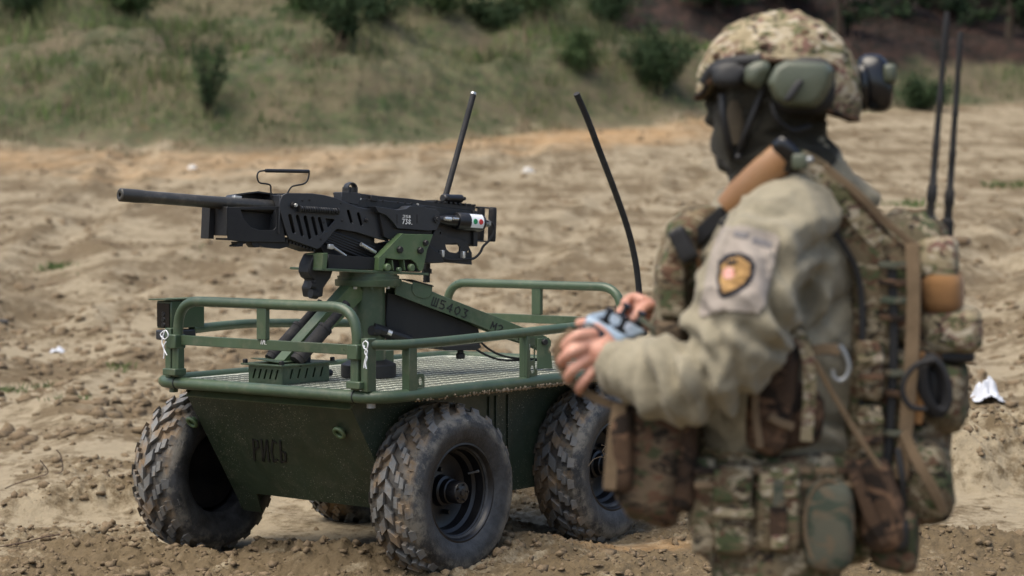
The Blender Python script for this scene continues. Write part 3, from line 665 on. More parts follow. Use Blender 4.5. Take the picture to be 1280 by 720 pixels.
# --- lamp box at the far front corner, box and whip at the rear
def quadprism(frame, pts, ext, name, m, parent, **kw):
    mb = MB(); mb.prism([frame.u(a, b, **kw_) for a, b, kw_ in [(p[0], p[1], kw) for p in pts]], ext); return mb.build(name, m, parent, smooth=25, bevel=.002)
xl = FX + .03
mb = MB(); Y0, Y1 = V.u(214, 390, x=xl).y, V.u(196, 390, x=xl).y; ZA, ZB = V.u(196, 410, x=xl).z, V.u(196, 376, x=xl).z
mb.span((xl, Y0, ZA), (xl + .16, Y1, ZB)); mb.build("lamp_box", M['green'], veh, bevel=.003)
mb = MB(); mb.span((xl - .004, Y0 + .006, ZA + .006), (xl - .001, Y1 - .005, ZB - .008)); mb.build("lamp_lens", M['lens'], veh)
mb = MB(); mb.prism([(xl - .03, Y0 - .004, ZB + .004), (xl - .03, Y1 + .010, ZB + .004), (xl + .165, Y1 + .004, ZB + .004), (xl + .165, Y0 - .004, ZB + .004)], (0, 0, .004)); mb.build("lamp_hood", M['green'], veh)
mb = MB(); mb.span((xl - .008, Y0, ZA - .042), (xl + .12, Y1, ZA - .006)); mb.build("lamp_bracket", M['slate'], veh, bevel=.006)
for dz in (.012, .032, .05): 
    mb = MB(); mb.lathe([(0, -.003), (.008, -.003), (.010, 0), (0, 0)], (xl - .004, (Y0 + Y1) / 2, ZA + dz), (1, 0, 0), 16); mb.build("lamp_emitter", M['rimblack'], veh)
q = V.u(787, 392, y=.22)
mb = MB(); mb.box((q.x + .01, .22, q.z - .03), (.10, .09, .12)); mb.build("antenna_box", M['black'], veh, bevel=.004)
mb = MB(); mb.span((q.x - .02, .20, .665), (q.x + .02, .24, q.z - .09)); mb.build("antenna_bracket", M['green'], veh, bevel=.003)
wp = [V.u(a, b, y=.20) for a, b in ((799, 380), (798.5, 360), (794, 325), (785, 287), (770, 243), (748, 185), (734, 148), (720.5, 117))]
mb = MB(); mb.tube(spline(wp, 5), .0125, 12); mb.build("whip_antenna", M['rubberhose'], veh, smooth=60)
mb = MB(); mb.tube([wp[0] + (wp[1] - wp[0]) * t for t in (-.3, 0, .05, .12, .18, .25, .3, .36, .42, .5, .55)], [.019, .019, .0165, .018, .0165, .018, .0165, .018, .0165, .017, .0145], 14, up=(1, 0, 0)); mb.build("antenna_base", M['rubberhose'], veh, smooth=30)

# ================================================================ tripod gun mount on the deck
CX, CY = .156, .57
mnt = empty("gun_mount", V.m @ Matrix.Translation((CX, CY, .655)), "green steel tripod mount with round column and turntable, bolted to the deck", "gun mount")
Mo = Frame(V.m @ Vector((CX, CY, .655)), VX, VY, (0, 0, 1))
zc = lambda py: Mo.u(460.5, py, y=0).z
mb = MB(); mb.lathe([(0, .05), (.060, .05), (.060, zc(357)), (0, zc(357))], n=40); mb.build("column", M['green'], mnt, smooth=40)
mb = MB(); mb.lathe([(0, zc(357)), (.118, zc(357)), (.121, zc(355.5)), (.121, zc(349)), (.112, zc(348.8)), (.112, zc(344.5)), (0, zc(344.5))], n=48); mb.build("ring_flange", M['green'], mnt, smooth=40)
for k in range(10):
    a = k * math.pi / 5 + .25; mb = MB(); mb.lathe([(0, zc(360)), (.0075, zc(360)), (.0075, zc(357)), (0, zc(357))], (.10 * math.cos(a), .10 * math.sin(a), 0), n=6); mb.build("bolt", M['steel'] if k % 2 else M['green'], mnt)
def beam(name, a, b, wd, ht, mt, parent, taper=1.0, t=.006):
    "a channel beam: two side plates and a top web"
    a, b = Vector(a), Vector(b); d = (b - a).normalized(); s_ = Vector((-d.y, d.x, 0)).normalized() * wd / 2; up = Vector((0, 0, 1))
    mb = MB()
    for sg in (-1, 1):
        mb.prism([a + s_ * sg, b + s_ * sg, b + s_ * sg - up * ht * taper, a + s_ * sg - up * ht], -s_.normalized() * sg * t)
    n_ = d.cross(s_.normalized()); mb.prism([a + s_ * .99, b + s_ * .99, b - s_ * .99, a - s_ * .99], up * t); return mb.build(name, mt, parent, smooth=20, bevel=.0015)
# rear leg with the stencilled number: lands on a bracket by the near rail
bx = Mo.loc(V.m @ V.u(687, 461, z=.655)); bx.x += .0
legd = Vector((bx.x, bx.y, 0)).normalized()
lf = Frame(V.m @ Vector((CX, CY, .655)), Vector(VX) * legd.x + Vector(VY) * legd.y, Vector(VY) * legd.x - Vector(VX) * legd.y, (0, 0, 1))   # leg frame, local x outward
def L(px, py, y=-.04): return lf.u(px, py, y=y)
lm = lf.m.copy(); rel = mnt.matrix_world.inverted() @ lm
def lb(mb, name, m, bevel=.0015, smooth=20):
    ob = mb.build(name, m, mnt, smooth=smooth, bevel=bevel); ob.matrix_parent_inverse = Matrix(); ob.matrix_local = rel; return ob
def sideplate(y, t=.006):
    mb = MB(); pts = [L(494, 352), L(500, 350.5), L(528, 359), L(560, 372.5), L(600, 388), L(655, 409.5), L(684, 421), L(684, 440), L(672, 434), L(640, 424), L(600, 408), L(566, 395), L(530, 382), L(494, 368)]
    mb.prism([(p.x, y, p.z) for p in pts], (0, t, 0)); return mb
lb(sideplate(-.04), "leg_plate", M['green']); lb(sideplate(.040), "leg_plate", M['green'])
mb = MB(); p1, p2 = L(500, 351), L(684, 421.5); mb.prism([(p1.x, -.034, p1.z - .004), (p2.x, -.034, p2.z - .004), (p2.x, .040, p2.z - .004), (p1.x, .040, p1.z - .004)], (0, 0, -.006)); lb(mb, "leg_web", M['green'])
d1 = (L(655, 409.5) - L(560, 372.5)).normalized(); upv = Vector((-d1.z, 0, d1.x)) if d1.x > 0 else Vector((d1.z, 0, -d1.x))
p = L(540, 383, -.0405)
A_ = L(539, 381); mk = write("Ш5403", (A_.x, -.0405, A_.z), d1, upv, .030, .021, .0042, M['blackpaint'], mnt, gap=1.55); mk.matrix_local = rel
A_ = L(613, 410.5); mk = write("М2-18", (A_.x, -.0405, A_.z), d1, upv, .026, .020, .0042, M['blackpaint'], mnt, gap=1.45); mk.matrix_local = rel
mb = MB(); pts = [L(a, b, -.044) for a, b in ((516, 352), (541, 356), (540, 366), (536, 372), (528, 373), (519, 370), (515, 364))]; mb.prism(pts, (0, .004, 0)); lb(mb, "plate_patch", M['green'])
mb = MB(); a_, b_ = L(514, 350.5), L(541, 358.5); mb.prism([(a_.x, -.05, a_.z), (b_.x, -.05, b_.z), (b_.x, .045, b_.z), (a_.x, .045, a_.z)], (0, 0, .004)); lb(mb, "antenna_shelf", M['black'])
# foot bracket for that leg
mb = MB(); pts = [L(a, b, -.052) for a, b in ((672, 461), (672, 423), (686, 422), (689, 426), (689, 433), (687, 437), (689, 441), (691, 461))]; mb.prism(pts, (0, .007, 0)); lb(mb, "foot_bracket", M['green'])
mb = MB(); c_ = L(680, 427.5, -.052); mb.lathe([(0, -.014), (.010, -.014), (.013, -.012), (.013, 0), (0, 0)], c_, (0, 1, 0), 6); lb(mb, "pivot_bolt", M['black'])
# front leg runs to the slotted foot box
A_, B_ = Mo.u(432, 349, y=-.03), Mo.u(343, 452, x=-.40)
fb0 = Mo.loc(V.m @ V.u(353, 481, z=.655)); fbL = Mo.loc(V.m @ V.u(315, 478, z=.655))
bx0, by0, by1 = fb0.x, fb0.y, fb0.y + .165; bx1 = bx0 + .235; bh = .062
legA, legB = Vector((-.09, 0, zc(350))), Vector((bx0 + .06, (by0 + by1) / 2 - .01, bh + .012))
d_ = (legB - legA).normalized(); sdv = Vector((0, .024, 0)); upn = d_.cross(Vector((0, 1, 0))).normalized(); upn = upn if upn.z > 0 else -upn
mb = MB()
mb.prism([legA + sdv, legB + sdv, legB - sdv, legA - sdv], upn * .006)
for sg in (-1, 1): mb.prism([legA + sdv * sg, legB + sdv * sg, legB + sdv * sg - upn * .045, legA + sdv * sg - upn * .075], Vector((0, -.005 * sg, 0)))
mb.build("front_leg", M['lightgreen'], mnt, smooth=20, bevel=.0015)
for oy in (-.062, .062):
    a, b = legA + d_ * .10 + Vector((0, oy, -.01)), legB - d_ * .02 + Vector((0, oy, -.012))
    m1 = a + (b - a) * .42; mb = MB(); mb.rod(a, m1, .016, 16); mb.rod(m1 - (b - a) * .0, b, .0255, 18); mb.rod(b - d_ * .03, b - d_ * .018, .0275, 18); mb.rod(m1, m1 + d_ * .012, .0275, 18)
    mb.build("damper", M['rubberhose'], mnt, smooth=40)
# box with slotted walls
def slots(a, b, n, z0, z1, wd, lean):
    a, b = Vector(a), Vector(b); d = (b - a); out = []
    for k in range(n):
        t = .17 + .66 * k / (n - 1); c = a + d * t; u_ = d.normalized() * wd / 2
        lo, hi = Vector((c.x, c.y, z0)) - d.normalized() * lean, Vector((c.x, c.y, z1)) + d.normalized() * lean
        out.append([lo - u_, lo + u_, hi + u_, hi - u_])
    return out
bxm = MB()
def wall(a, b, ext, n, lean): 
    a, b = Vector(a), Vector(b); bxm.prism([a, b, b + Vector((0, 0, bh)), a + Vector((0, 0, bh))], ext, slots(a, b, n, .016, bh - .012, .0085, lean))
wall((bx0, by0, 0), (bx0, by1, 0), (.004, 0, 0), 5, -.006)
wall((bx0 + .0045, by0, 0), (bx1, by0, 0), (0, .004, 0), 5, .006)
bxm.span((bx0 + .0045, by1 - .004, 0), (bx1, by1, bh)); bxm.span((bx1 - .004, by0 + .0045, 0), (bx1 - .0002, by1 - .0045, bh))
bxm.build("foot_box", M['green'], mnt, smooth=15)
mb = MB(); mb.span((bx0 - .022, by0 - .018, bh + .0005), (bx1 + .022, by1 + .018, bh + .007)); mb.build("foot_box_lid", M['green'], mnt, bevel=.002)
for cx_, cy_ in ((bx0 - .01, by0 - .006), (bx0 - .01, by1 + .006), (bx1 + .01, by0 - .006), (bx1 + .01, by1 + .006)):
    mb = MB(); mb.lathe([(0, 0), (.010, 0), (.010, .011), (.007, .014), (0, .014)], (cx_, cy_, bh + .007), n=6); mb.build("bolt", M['black'], mnt)
mb = MB(); mb.rod((bx1 + .001, by0 + .02, .024), (bx1 + .030, by0 + .02, .024), .012, 8); mb.build("bolt", M['black'], mnt)
mb = MB(); pl_ = [Vector((bx0 - .002, by0 + .012, bh + .012)), Vector((bx0 - .002, by1 - .012, bh + .022)), Vector((bx0 + .10, by1 - .02, bh + .016)), Vector((bx0 + .11, by0 + .02, bh + .010))]; mb.prism(pl_, (0, 0, .003)); mb.build("foot_plate", M['green'], mnt, smooth=20)
mb = MB(); mb.lathe([(0, -.03), (.036, -.03), (.036, .03), (0, .03)], legB + Vector((.07, -.02, .012)), (0, 1, 0), 24); mb.rod(legB + Vector((.07, -.065, .018)), legB + Vector((.07, -.05, .018)), .014, 8); mb.build("leg_roller", M['black'], mnt)
# third leg toward the far side
beam("far_leg", (.05, .08, zc(352)), (.50, .42, .03), .07, .07, M['green'], mnt, .6)
mb = MB(); mb.span((.45, .37, 0), (.56, .48, .05)); mb.build("far_foot", M['green'], mnt, bevel=.003)
# machinery in the shade under the column: elevation motor, struts, black tray
mb = MB(); mb.lathe([(0, 0), (.10, 0), (.10, .045), (.07, .06), (0, .06)], n=32); mb.build("column_base", M['black'], mnt, smooth=40, bevel=.002)
mb = MB(); mb.prism([lf.u(a, b, y=.0) for a, b in ((484, 366), (500, 369), (566, 396), (598, 410), (602, 428), (594, 436), (540, 436), (486, 430), (482, 400))], (0, .03, 0)); lb(mb, "motor_housing", M['black'], .003)
mb = MB(); mb.prism([lf.u(a, b, y=-.06) for a, b in ((553, 434), (600, 430), (602, 434), (594, 438), (556, 438))], (0, .10, 0)); lb(mb, "motor_tray", M['black'])
mb = MB(); c_ = lf.u(575.5, 438, y=-.03); mb.lathe([(0, 0), (.012, 0), (.012, -.010), (.017, -.012), (.017, -.028), (.014, -.031), (0, -.031)], c_, n=18); lb(mb, "tray_knob", M['black'])
for P_ in (((601, 428), (612, 437), (626, 444), (645, 448), (672, 449)), ((594, 436), (606, 443), (622, 449), (640, 450.5), (672, 450.5))):
    mb = MB(); mb.tube(spline([lf.u(a, b, y=.02) for a, b in P_], 6), .0042, 8); lb(mb, "cable", M['rubberhose'], 0, 60)
mb = MB(); q = Mo.u(458, 440, y=.05); mb.span((q.x - .05, .0, q.z - .03), (q.x + .05, .09, q.z + .015)); mb.build("control_box", M['green'], mnt, bevel=.003)
mb = MB(); a, b = Mo.u(466, 410, y=-.05), Mo.u(512, 425, y=-.09); mb.rod(a, b, .02, 12); mb.rod(Mo.u(464, 413, y=-.06), Mo.u(472, 414, y=-.06), .018, 10); mb.build("lower_strut", M['black'], mnt)
mb = MB(); mb.rod(Mo.u(485, 415, y=-.11), Mo.u(490, 417, y=-.12), .010, 8); mb.build("nut", M['steel'], mnt)
mb = MB(); mb.rod(Mo.u(533, 353, y=0), Mo.u(534, 323, y=0), .013, 12); mb.rod(Mo.u(533.5, 342, y=0), Mo.u(533.5, 336, y=0), .019, 8); mb.build("antenna_post", M['black'], mnt)
mb = MB(); mb.tube([Mo.u(a, b, y=.0) for a, b in ((534, 330), (545, 285), (559, 238), (573, 187), (592, 117))], .0115, 12); mb.build("whip_antenna", M['rubberhose'], mnt, smooth=60)
mb = MB(); mb.tube([Mo.u(a, b, y=0) for a, b in ((591.6, 118.5), (592.3, 115.8))], .0122, 12); mb.build("antenna_cap", M['steel'], mnt)

# ================================================================ the gun in its cradle
GT, GE = R(40), R(3.2)
gx = Vector((math.cos(GT) * math.cos(GE), math.sin(GT) * math.cos(GE), -math.sin(GE))); gy = Vector((-math.sin(GT), math.cos(GT), 0)); gzv = gx.cross(gy)
org = V.m @ Vector((CX, CY, zc(341) + .655))
G = Frame(org, gx, gy, gzv)
gun = empty("machine_gun", G.m, "black long barrelled heavy machine gun in a slotted cradle on the green tripod mount", "machine gun")
def gp(px, py, y=0.0): return G.u(px, py, y=y)
def gpoly(name, m, pts, y, t, holes=(), bevel=.002, smooth=25, **k):
    mb = MB(); mb.prism([gp(a, b, y) for a, b in pts], (0, t, 0), [[gp(a, b, y) for a, b in h] for h in holes]); return mb.build(name, m, gun, smooth=smooth, bevel=bevel, **k)
def circ(cx, cy, rx, ry, n=12): return [(cx + rx * math.cos(2 * math.pi * k / n), cy + ry * math.sin(2 * math.pi * k / n)) for k in range(n)]
def capsule(x0, y0, x1, y1, r, n=5):
    a = math.atan2(y1 - y0, x1 - x0); P = []
    for cx, cy, s0 in ((x1, y1, -math.pi / 2), (x0, y0, math.pi / 2)):
        P += [(cx + r * math.cos(a + s0 + math.pi * k / n), cy + r * math.sin(a + s0 + math.pi * k / n)) for k in range(n + 1)]
    return P
# barrel
m0, m1_ = gp(149, 243.5), gp(345, 259)
ax = (m1_ - m0).normalized(); Lb = (m1_ - m0).length
mb = MB(); mb.lathe([(.0075, .05), (.0075, .002), (.014, 0), (.019, .001), (.0222, .004), (.0225, .06), (.0215, .085), (.0205, .10), (.0205, Lb * .55), (.0235, Lb * .8), (.0245, Lb + .12), (0, Lb + .12)], m0, ax, 36)
mb.build("barrel", M['barrel'], gun, smooth=40)
mb = MB(); mb.lathe([(0, .045), (.0074, .045), (.0074, .04)], m0, ax, 16); mb.build("bore", M['black'], gun)
YS, YF = -.058, .058      # near and far faces of the cradle
slots_ = [capsule(362.5, 269.5, 367.5, 290, 2.0), capsule(372, 270.5, 378, 293.5, 2.0), capsule(381.5, 271.5, 387.5, 297, 2.0), capsule(391, 272.5, 395.8, 292.5, 1.9), capsule(399.3, 273, 403.5, 288.5, 1.8),
          [(407, 273), (417.5, 274), (418, 276), (411, 284), (409.5, 284)], capsule(435.5, 264, 439.5, 277.5, 1.7), capsule(448, 267, 452, 280.5, 1.7)]
cr = [(349, 258), (350.5, 249), (353.5, 244), (359, 241.2), (390, 241.7), (405, 243.8), (420, 247.3), (433, 253), (447, 258.5), (456, 260.5), (470, 261.5), (474, 268), (484, 290), (486, 302), (470, 298), (445, 290), (423, 286.3), (420, 287), (400, 310), (396, 311.3), (361, 298.5), (356, 284)]
gpoly("cradle_side_plate", M['slate'], cr, YS, .008, slots_, bevel=.0025)
gpoly("cradle_side_plate", M['slate'], cr, YF, .008, slots_, bevel=.0025)
mb = MB()
pt, pb = [gp(a, b, YS) for a, b in cr[3:11]], [gp(a, b, YS) for a, b in cr[19:22]]
for a, b in list(zip(pt, pt[1:])): mb.prism([(a.x, YS + .008, a.z - .001), (b.x, YS + .008, b.z - .001), (b.x, YF, b.z - .001), (a.x, YF, a.z - .001)], (0, 0, -.005))
mb.build("cradle_top_plate", M['slate'], gun, smooth=50)
mb = MB(); a, b = gp(360, 299, YS), gp(398, 312, YS)
for k in range(9):
    t0, t1 = k / 9, (k + .62) / 9; p, q = a.lerp(b, t0), a.lerp(b, t1); mb.prism([(p.x, YS + .012, p.z), (q.x, YS + .012, q.z), (q.x, YF - .004, q.z), (p.x, YF - .004, p.z)], (0, 0, -.010))
mb.prism([(a.x, YS + .009, a.z + .007), (b.x, YS + .009, b.z + .007), (b.x, YF - .001, b.z + .007), (a.x, YF - .001, a.z + .007)], (0, 0, -.007)); mb.build("underside_rail", M['black'], gun)
mb = MB(); c0, c1 = gp(351, 256, YS), gp(351, 300, YS)      # front cap the barrel passes through
mb.prism([(c0.x - .004, YS + .002, c0.z + .034), (c0.x - .004, YF + .006, c0.z + .034), (c0.x - .004, YF + .006, c1.z + .02), (c0.x - .004, YS + .002, c1.z + .02)], (.006, 0, 0), [[(c0.x - .004, .026 * math.cos(t), m1_.z + .026 * math.sin(t)) for t in [k * math.pi / 6 for k in range(12)]]]); mb.build("front_cap", M['slate'], gun, smooth=20, bevel=.002)
mb = MB(); p_ = [gp(a, b, 0) for a, b in ((357, 262), (362, 246), (392, 245), (440, 260), (478, 268), (482, 292), (425, 283), (400, 305), (363, 294))]
mb.prism([(p.x, -.040, p.z) for p in p_], (0, .085, 0)); mb.build("recoil_housing", M['black'], gun, smooth=20)
mb = MB(); p_ = [gp(a, b, 0) for a, b in ((296, 264), (352, 262), (352, 298), (300, 298))]; mb.prism([(p.x, .0, p.z) for p in p_], (0, .03, 0)); mb.build("shroud_core", M['black'], gun, smooth=20)
mb = MB(); p_ = [gp(a, b, 0) for a, b in ((420, 288), (462, 297), (462, 303), (468, 306), (520, 294), (540, 292), (536, 312), (470, 336), (440, 330))]; mb.prism([(p.x, -.03, p.z) for p in p_], (0, .06, 0)); mb.build("cradle_dark_fill", M['black'], gun, smooth=20)  # black filler block added so the gap under the cradle reads dark
# recoil spring
a, b = gp(375.5, 261, YS - .012), gp(421, 264, YS - .012); d = b - a; nturn = 15; hp = []
for k in range(nturn * 10 + 1):
    t = k / (nturn * 10); an = 2 * math.pi * k / 10; hp.append(a + d * t + Vector((0, math.cos(an), math.sin(an))) * .0095)
mb = MB(); mb.tube(hp, .0021, 6); mb.build("recoil_spring", M['slate'], gun, smooth=60)
mb = MB(); mb.rod(a - d * .02, b + d * .02, .006, 12); mb.rod(a - d * .04, a, .0125, 16); mb.rod(b, b + d * .04, .0125, 16); mb.build("spring_rod", M['black'], gun)
for px, py, r, m_ in ((366, 256.5, .012, 'black'), (378, 250.5, .004, 'black'), (387, 250, .004, 'black'), (401, 299, .004, 'black'), (405, 278, .003, 'black'), (428, 276, .004, 'black'), (457.5, 275.5, .006, 'gun'), (426, 254, .003, 'black')):
    mb = MB(); c = gp(px, py, YS); mb.lathe([(0, -.012 if r > .008 else -.003), (r * .8, -.012 if r > .008 else -.003), (r, -.002), (r, 0), (0, 0)], c, (0, 1, 0), 12); mb.build("rivet", M[m_], gun)
mb = MB(); c = gp(369.5, 256.5, YS - .014); mb.lathe([(0, -.006), (.0055, -.006), (.0075, 0), (0, .004)], c, (0, 1, 0), 6); mb.build("rivet", M['steel'], gun)
# front shroud box with its windows
S1 = -.050
x0, x1 = G.u(285, 290, y=S1).x, G.u(356, 290, y=S1).x
zT, zB = gp(330, 262, S1).z, gp(330, 301.5, S1).z
win = [(301, 262), (346, 262), (345, 284), (342, 287.5), (324, 287.5), (314, 284), (305, 274)]
gpoly("shroud_side", M['black'], [(283, 259), (351, 258), (357, 300), (357, 303), (300, 302), (285, 300)], S1, .005, [win], .0015)
gpoly("shroud_side", M['black'], [(283, 259), (351, 258), (357, 300), (357, 303), (300, 302), (285, 300)], -S1 - .005, .005, [win], .0015)
mb = MB(); mb.span((x0 - .006, S1 - .000, zB + .012), (x0 - .001, -S1, zT + .002))
mb.build("shroud_front", M['black'], gun, bevel=.0015)
mb = MB(); mb.span((x0 - .028, S1 + .078, zB), (x0 - .007, -S1 + .03, zT + .006)); mb.build("muzzle_side_panel", M['black'], gun, bevel=.001)
mb = MB(); mb.span((x0 + .01, S1 + .006, zB - .002), (x1, -S1 - .006, zB + .004)); mb.build("shroud_floor", M['black'], gun)
for p_ in ([(296, 302), (308, 302), (308, 304.5), (304, 305), (304, 308), (294, 308.5), (294, 306.5), (297, 305.5)], [(315, 302), (325, 303), (325, 309), (318, 309.5), (315, 306)], [(322, 302), (362, 303), (362, 308), (350, 311), (330, 309), (322, 306)]): gpoly("shroud_fitting", M['black'], p_, S1 + .01, .04)
top = [gp(a, b, 0) for a, b in ((283, 262), (288, 250), (296, 242), (310, 240), (323, 238.5), (345, 242), (352, 246))]
mb = MB()
for a, b in zip(top, top[1:]): mb.prism([(a.x, .0, a.z - .006), (b.x, .0, b.z - .006), (b.x, .062, b.z - .010), (a.x, .062, a.z - .010)], (0, 0, .005))
mb.prism([(p.x, .058, p.z - .01) for p in top] + [(top[-1].x, .058, zT), (top[0].x, .058, zT)], (0, .004, 0)); mb.build("shroud_hood", M['slate'], gun, smooth=35)
mb = MB(); c = gp(296, 247, -.0); mb.box(c, (.03, .02, .012)); mb.build("hood_latch", M['steel'], gun, bevel=.002)
# carrying handle of bent wire with a grip
mb = MB(); mb.tube(spline([gp(a, b, -.01) for a, b in ((339, 246), (338.5, 238), (338, 232), (334, 230), (325, 228.5), (322, 224), (321.5, 219), (324, 214.5), (331, 213.2))], 5), .0030, 8)
mb.tube(spline([gp(a, b, -.01) for a, b in ((386, 214), (386.3, 218), (384, 226), (379, 230), (370, 231.8), (364, 234), (359, 242))], 5), .0030, 8); mb.rod(gp(330, 213.3, -.01), gp(387, 214.2, -.01), .0030, 8); mb.build("carrying_handle", M['black'], gun, smooth=60)
mb = MB(); mb.rod(gp(332, 213.3, -.01), gp(386, 214.2, -.01), .0066, 14); mb.build("handle_grip", M['gun'], gun, smooth=50, bevel=.001)
# receiver
gpoly("receiver", M['gun'], [(440, 247), (470, 249), (520, 255), (595, 264), (596, 306), (560, 306), (540, 300), (480, 288), (440, 275)], -.034, .068, bevel=.003)
tc_ = [(428, 240.5), (446, 240.5), (452, 242), (475, 245), (510, 248), (545, 252.5), (594, 258), (594, 264), (545, 258.5), (500, 256), (470, 253), (447, 250), (430, 250)]
gpoly("top_cover", M['gun'], tc_, -.030, .060, bevel=.002)
mb = MB()
for k in range(9):
    t = k / 8; a = gp(545, 252.8, -.03).lerp(gp(592, 258, -.03), t); mb.span((a.x - .006, -.036, a.z - .0), (a.x + .006, .03, a.z + .008))
mb.build("cover_rail", M['black'], gun, bevel=.001)
for px in (450, 458, 466, 478, 497, 506, 514, 522):
    mb = MB(); c = gp(px, 241 + (px - 440) * .098 + 6.5, -.031); mb.lathe([(0, -.004), (.004, -.004), (.005, 0), (0, 0)], c, (0, 1, 0), 8); mb.build("rivet", M['steel' if px % 3 == 0 else 'black'], gun)
gpoly("cover_hinge", M['gun'], [(464, 243.5), (472, 244.5), (472, 252), (464, 251)], -.040, .02); gpoly("rear_sight_base", M['slate'], [(427, 240), (448, 241), (452, 245), (448, 256), (427, 252)], -.036, .05)
mb = MB(); c = gp(438, 235.5, -.01); mb.tube([c + Vector((math.cos(t) * .019, 0, math.sin(t) * .019)) for t in [R(-20 + k * 220 / 14) for k in range(15)]], .0085, 6, sx=.5, sy=2.0); mb.span((c.x - .02, -.028, c.z - .022), (c.x - .012, .012, c.z + .004)); mb.span((c.x + .012, -.028, c.z - .022), (c.x + .02, .012, c.z + .004)); mb.build("front_sight_hood", M['gun'], gun, smooth=40)
mb = MB(); mb.rod(c - Vector((0, 0, .02)), c + Vector((0, 0, .006)), .0035, 8); mb.build("sight_post", M['black'], gun)
# feed cover with the white number
fcp = [(469, 258), (478, 259), (497, 262.3), (508, 261), (512, 257.8), (516, 257.2), (528, 257.5), (536, 260.5), (545, 261.5), (549.5, 266), (550, 279), (546, 287), (537, 288.5), (497, 285.5), (491, 277), (483, 269), (473, 265)]
gpoly("feed_cover", M['slate'], fcp, -.088, .05, bevel=.006, smooth=30)
gpoly("feed_cover_skirt", M['black'], [(474, 262), (492, 278), (497, 286), (540, 288.5), (540, 292), (505, 292), (488, 300), (480, 296)], -.075, .045)
for px in (496.5, 521.5): gpoly("cover_slit", M['black'], [(px - .6, 268), (px + .6, 268), (px + .6, 279), (px - .6, 279)], -.0888, .002, bevel=0)
A_ = gp(502.5, 279.5, -.0885); write("738.", A_, (1, 0, 0), (0, 0, 1), .0165, .0100, .0024, M['whitepaint'], gun, gap=1.4)
write("358", A_ + Vector((.002, 0, .022)), (1, 0, 0), (0, 0, 1), .009, .0095, .0014, M['whitepaint'], gun, gap=1.35)
for px, py, r, y in ((545.5, 274, .014, -.089), (458, 275, .008, -.06)): 
    mb = MB(); c = gp(px, py, y); mb.lathe([(0, -.012), (r * .5, -.012), (r * .6, -.008), (r, -.008), (r, 0), (0, 0)], c, (0, 1, 0), 10); mb.build("cover_bolt", M['gun'], gun, smooth=25)
# solenoid cylinder with the striped label
a, b = gp(548, 274.5, -.060), gp(606, 279, -.060); d = (b - a).normalized(); L_ = (b - a).length
mb = MB(); mb.lathe([(0, 0), (.012, 0), (.014, .01), (.02, .03), (.022, L_ * .36), (.030, L_ * .37), (.0335, L_ * .40), (.0335, L_ * .88), (.030, L_ * .93), (.012, L_ * .95), (0, L_ * .95)], a, d, 32); mb.build("firing_solenoid", M['rimblack'], gun, smooth=35)
lab = MB(); v_ = []; s0, s1, nn = L_ * .60, L_ * .865, 14; e1 = d.cross(Vector((0, -1, 0))).normalized(); e1 = e1 if e1.z > 0 else -e1
rr = .0339
for k in range(nn + 1):
    t = R(-38 + 98 * k / nn) ; n_ = Vector((0, -1, 0)) * math.cos(t) + e1 * math.sin(t)
    v_ += [a + d * s0 + n_ * rr, a + d * s1 + n_ * rr, a + d * s1 + n_ * (rr - .0008), a + d * s0 + n_ * (rr - .0008)]
lab.add(v_, [(4 * k + i, 4 * k + (i + 1) % 4, 4 * k + 4 + (i + 1) % 4, 4 * k + 4 + i) for k in range(nn) for i in range(4)] + [(0, 1, 2, 3), (4 * nn, 4 * nn + 1, 4 * nn + 2, 4 * nn + 3)])
lo = lab.build("label_band", M['whiteplastic'], gun, smooth=50)
for f, m_ in ((.28, 'greendot'), (.74, 'red')):
    c = a + d * (s0 + (s1 - s0) * f) + Vector((0, -.0339, .002)); mb = MB(); mb.lathe([(0, -.0016), (.0095, -.0014), (.0108, .002), (0, .002)], c, (0, 1, 0), 18); mb.build("indicator_dot", M[m_], gun)
mb = MB(); mb.lathe([(0, 0), (.006, 0), (.008, .01), (.008, .03), (0, .03)], a + Vector((.005, -.03, .004)), d, 10); mb.rod(a + Vector((.05, -.024, .006)), a + Vector((.075, -.024, .006)), .005, 8); mb.build("solenoid_terminal", M['steel'], gun)
mb = MB(); mb.rod(b - d * .004, b + d * .018, .010, 12); mb.rod(b + d * .010, b + d * .022, .013, 6); mb.build("cable_connector", M['silver'], gun)
mb = MB(); mb.tube(spline([gp(x, y, -.065) for x, y in ((608, 277), (614, 278), (617.5, 284), (616.5, 292), (611, 301), (604, 308), (600, 316), (592, 323), (580, 324), (565, 325), (553, 322.5), (545, 316))], 5), .0048, 10); mb.build("cable", M['rubberhose'], gun, smooth=60)
for px, py in ((552.5, 317), (578.5, 318.5)):
    mb = MB(); c = gp(px, py, -.062); mb.box(c, (.012, .02, .026)); mb.build("cable_clip", M['steel'], gun, bevel=.003)
gpoly("back_plate", M['gun'], [(592, 263), (597, 264), (597, 308), (592, 308)], -.045, .09)
mb = MB(); a1, a2 = gp(595, 258.8, -.03), gp(611, 260, -.03); mb.rod(a1, a2, .0028, 8); b1, b2 = gp(593, 300.8, -.03), gp(609, 302, -.03); mb.rod(b1, b2, .0028, 8)
mb.rod(a1 + Vector((0, .06, 0)), a2 + Vector((0, .06, 0)), .0028, 8); mb.rod(b1 + Vector((0, .06, 0)), b2 + Vector((0, .06, 0)), .0028, 8); mb.build("grip_bracket", M['gun'], gun)
for yy in (-.035, .035):
    mb = MB(); g1, g2 = gp(616, 259, -.035), gp(614.5, 302, -.035); g1.y = g2.y = yy
    mb.loft([(g1.lerp(g2, t), (.0165 * k, 0, 0), (0, .014 * k, 0)) for t, k in ((0, .75), (.03, .95), (.12, 1), (.4, 1.03), (.88, 1), (.97, .95), (1, .8))], 16); mb.build("spade_grip", M['rubberhose'], gun, smooth=40)
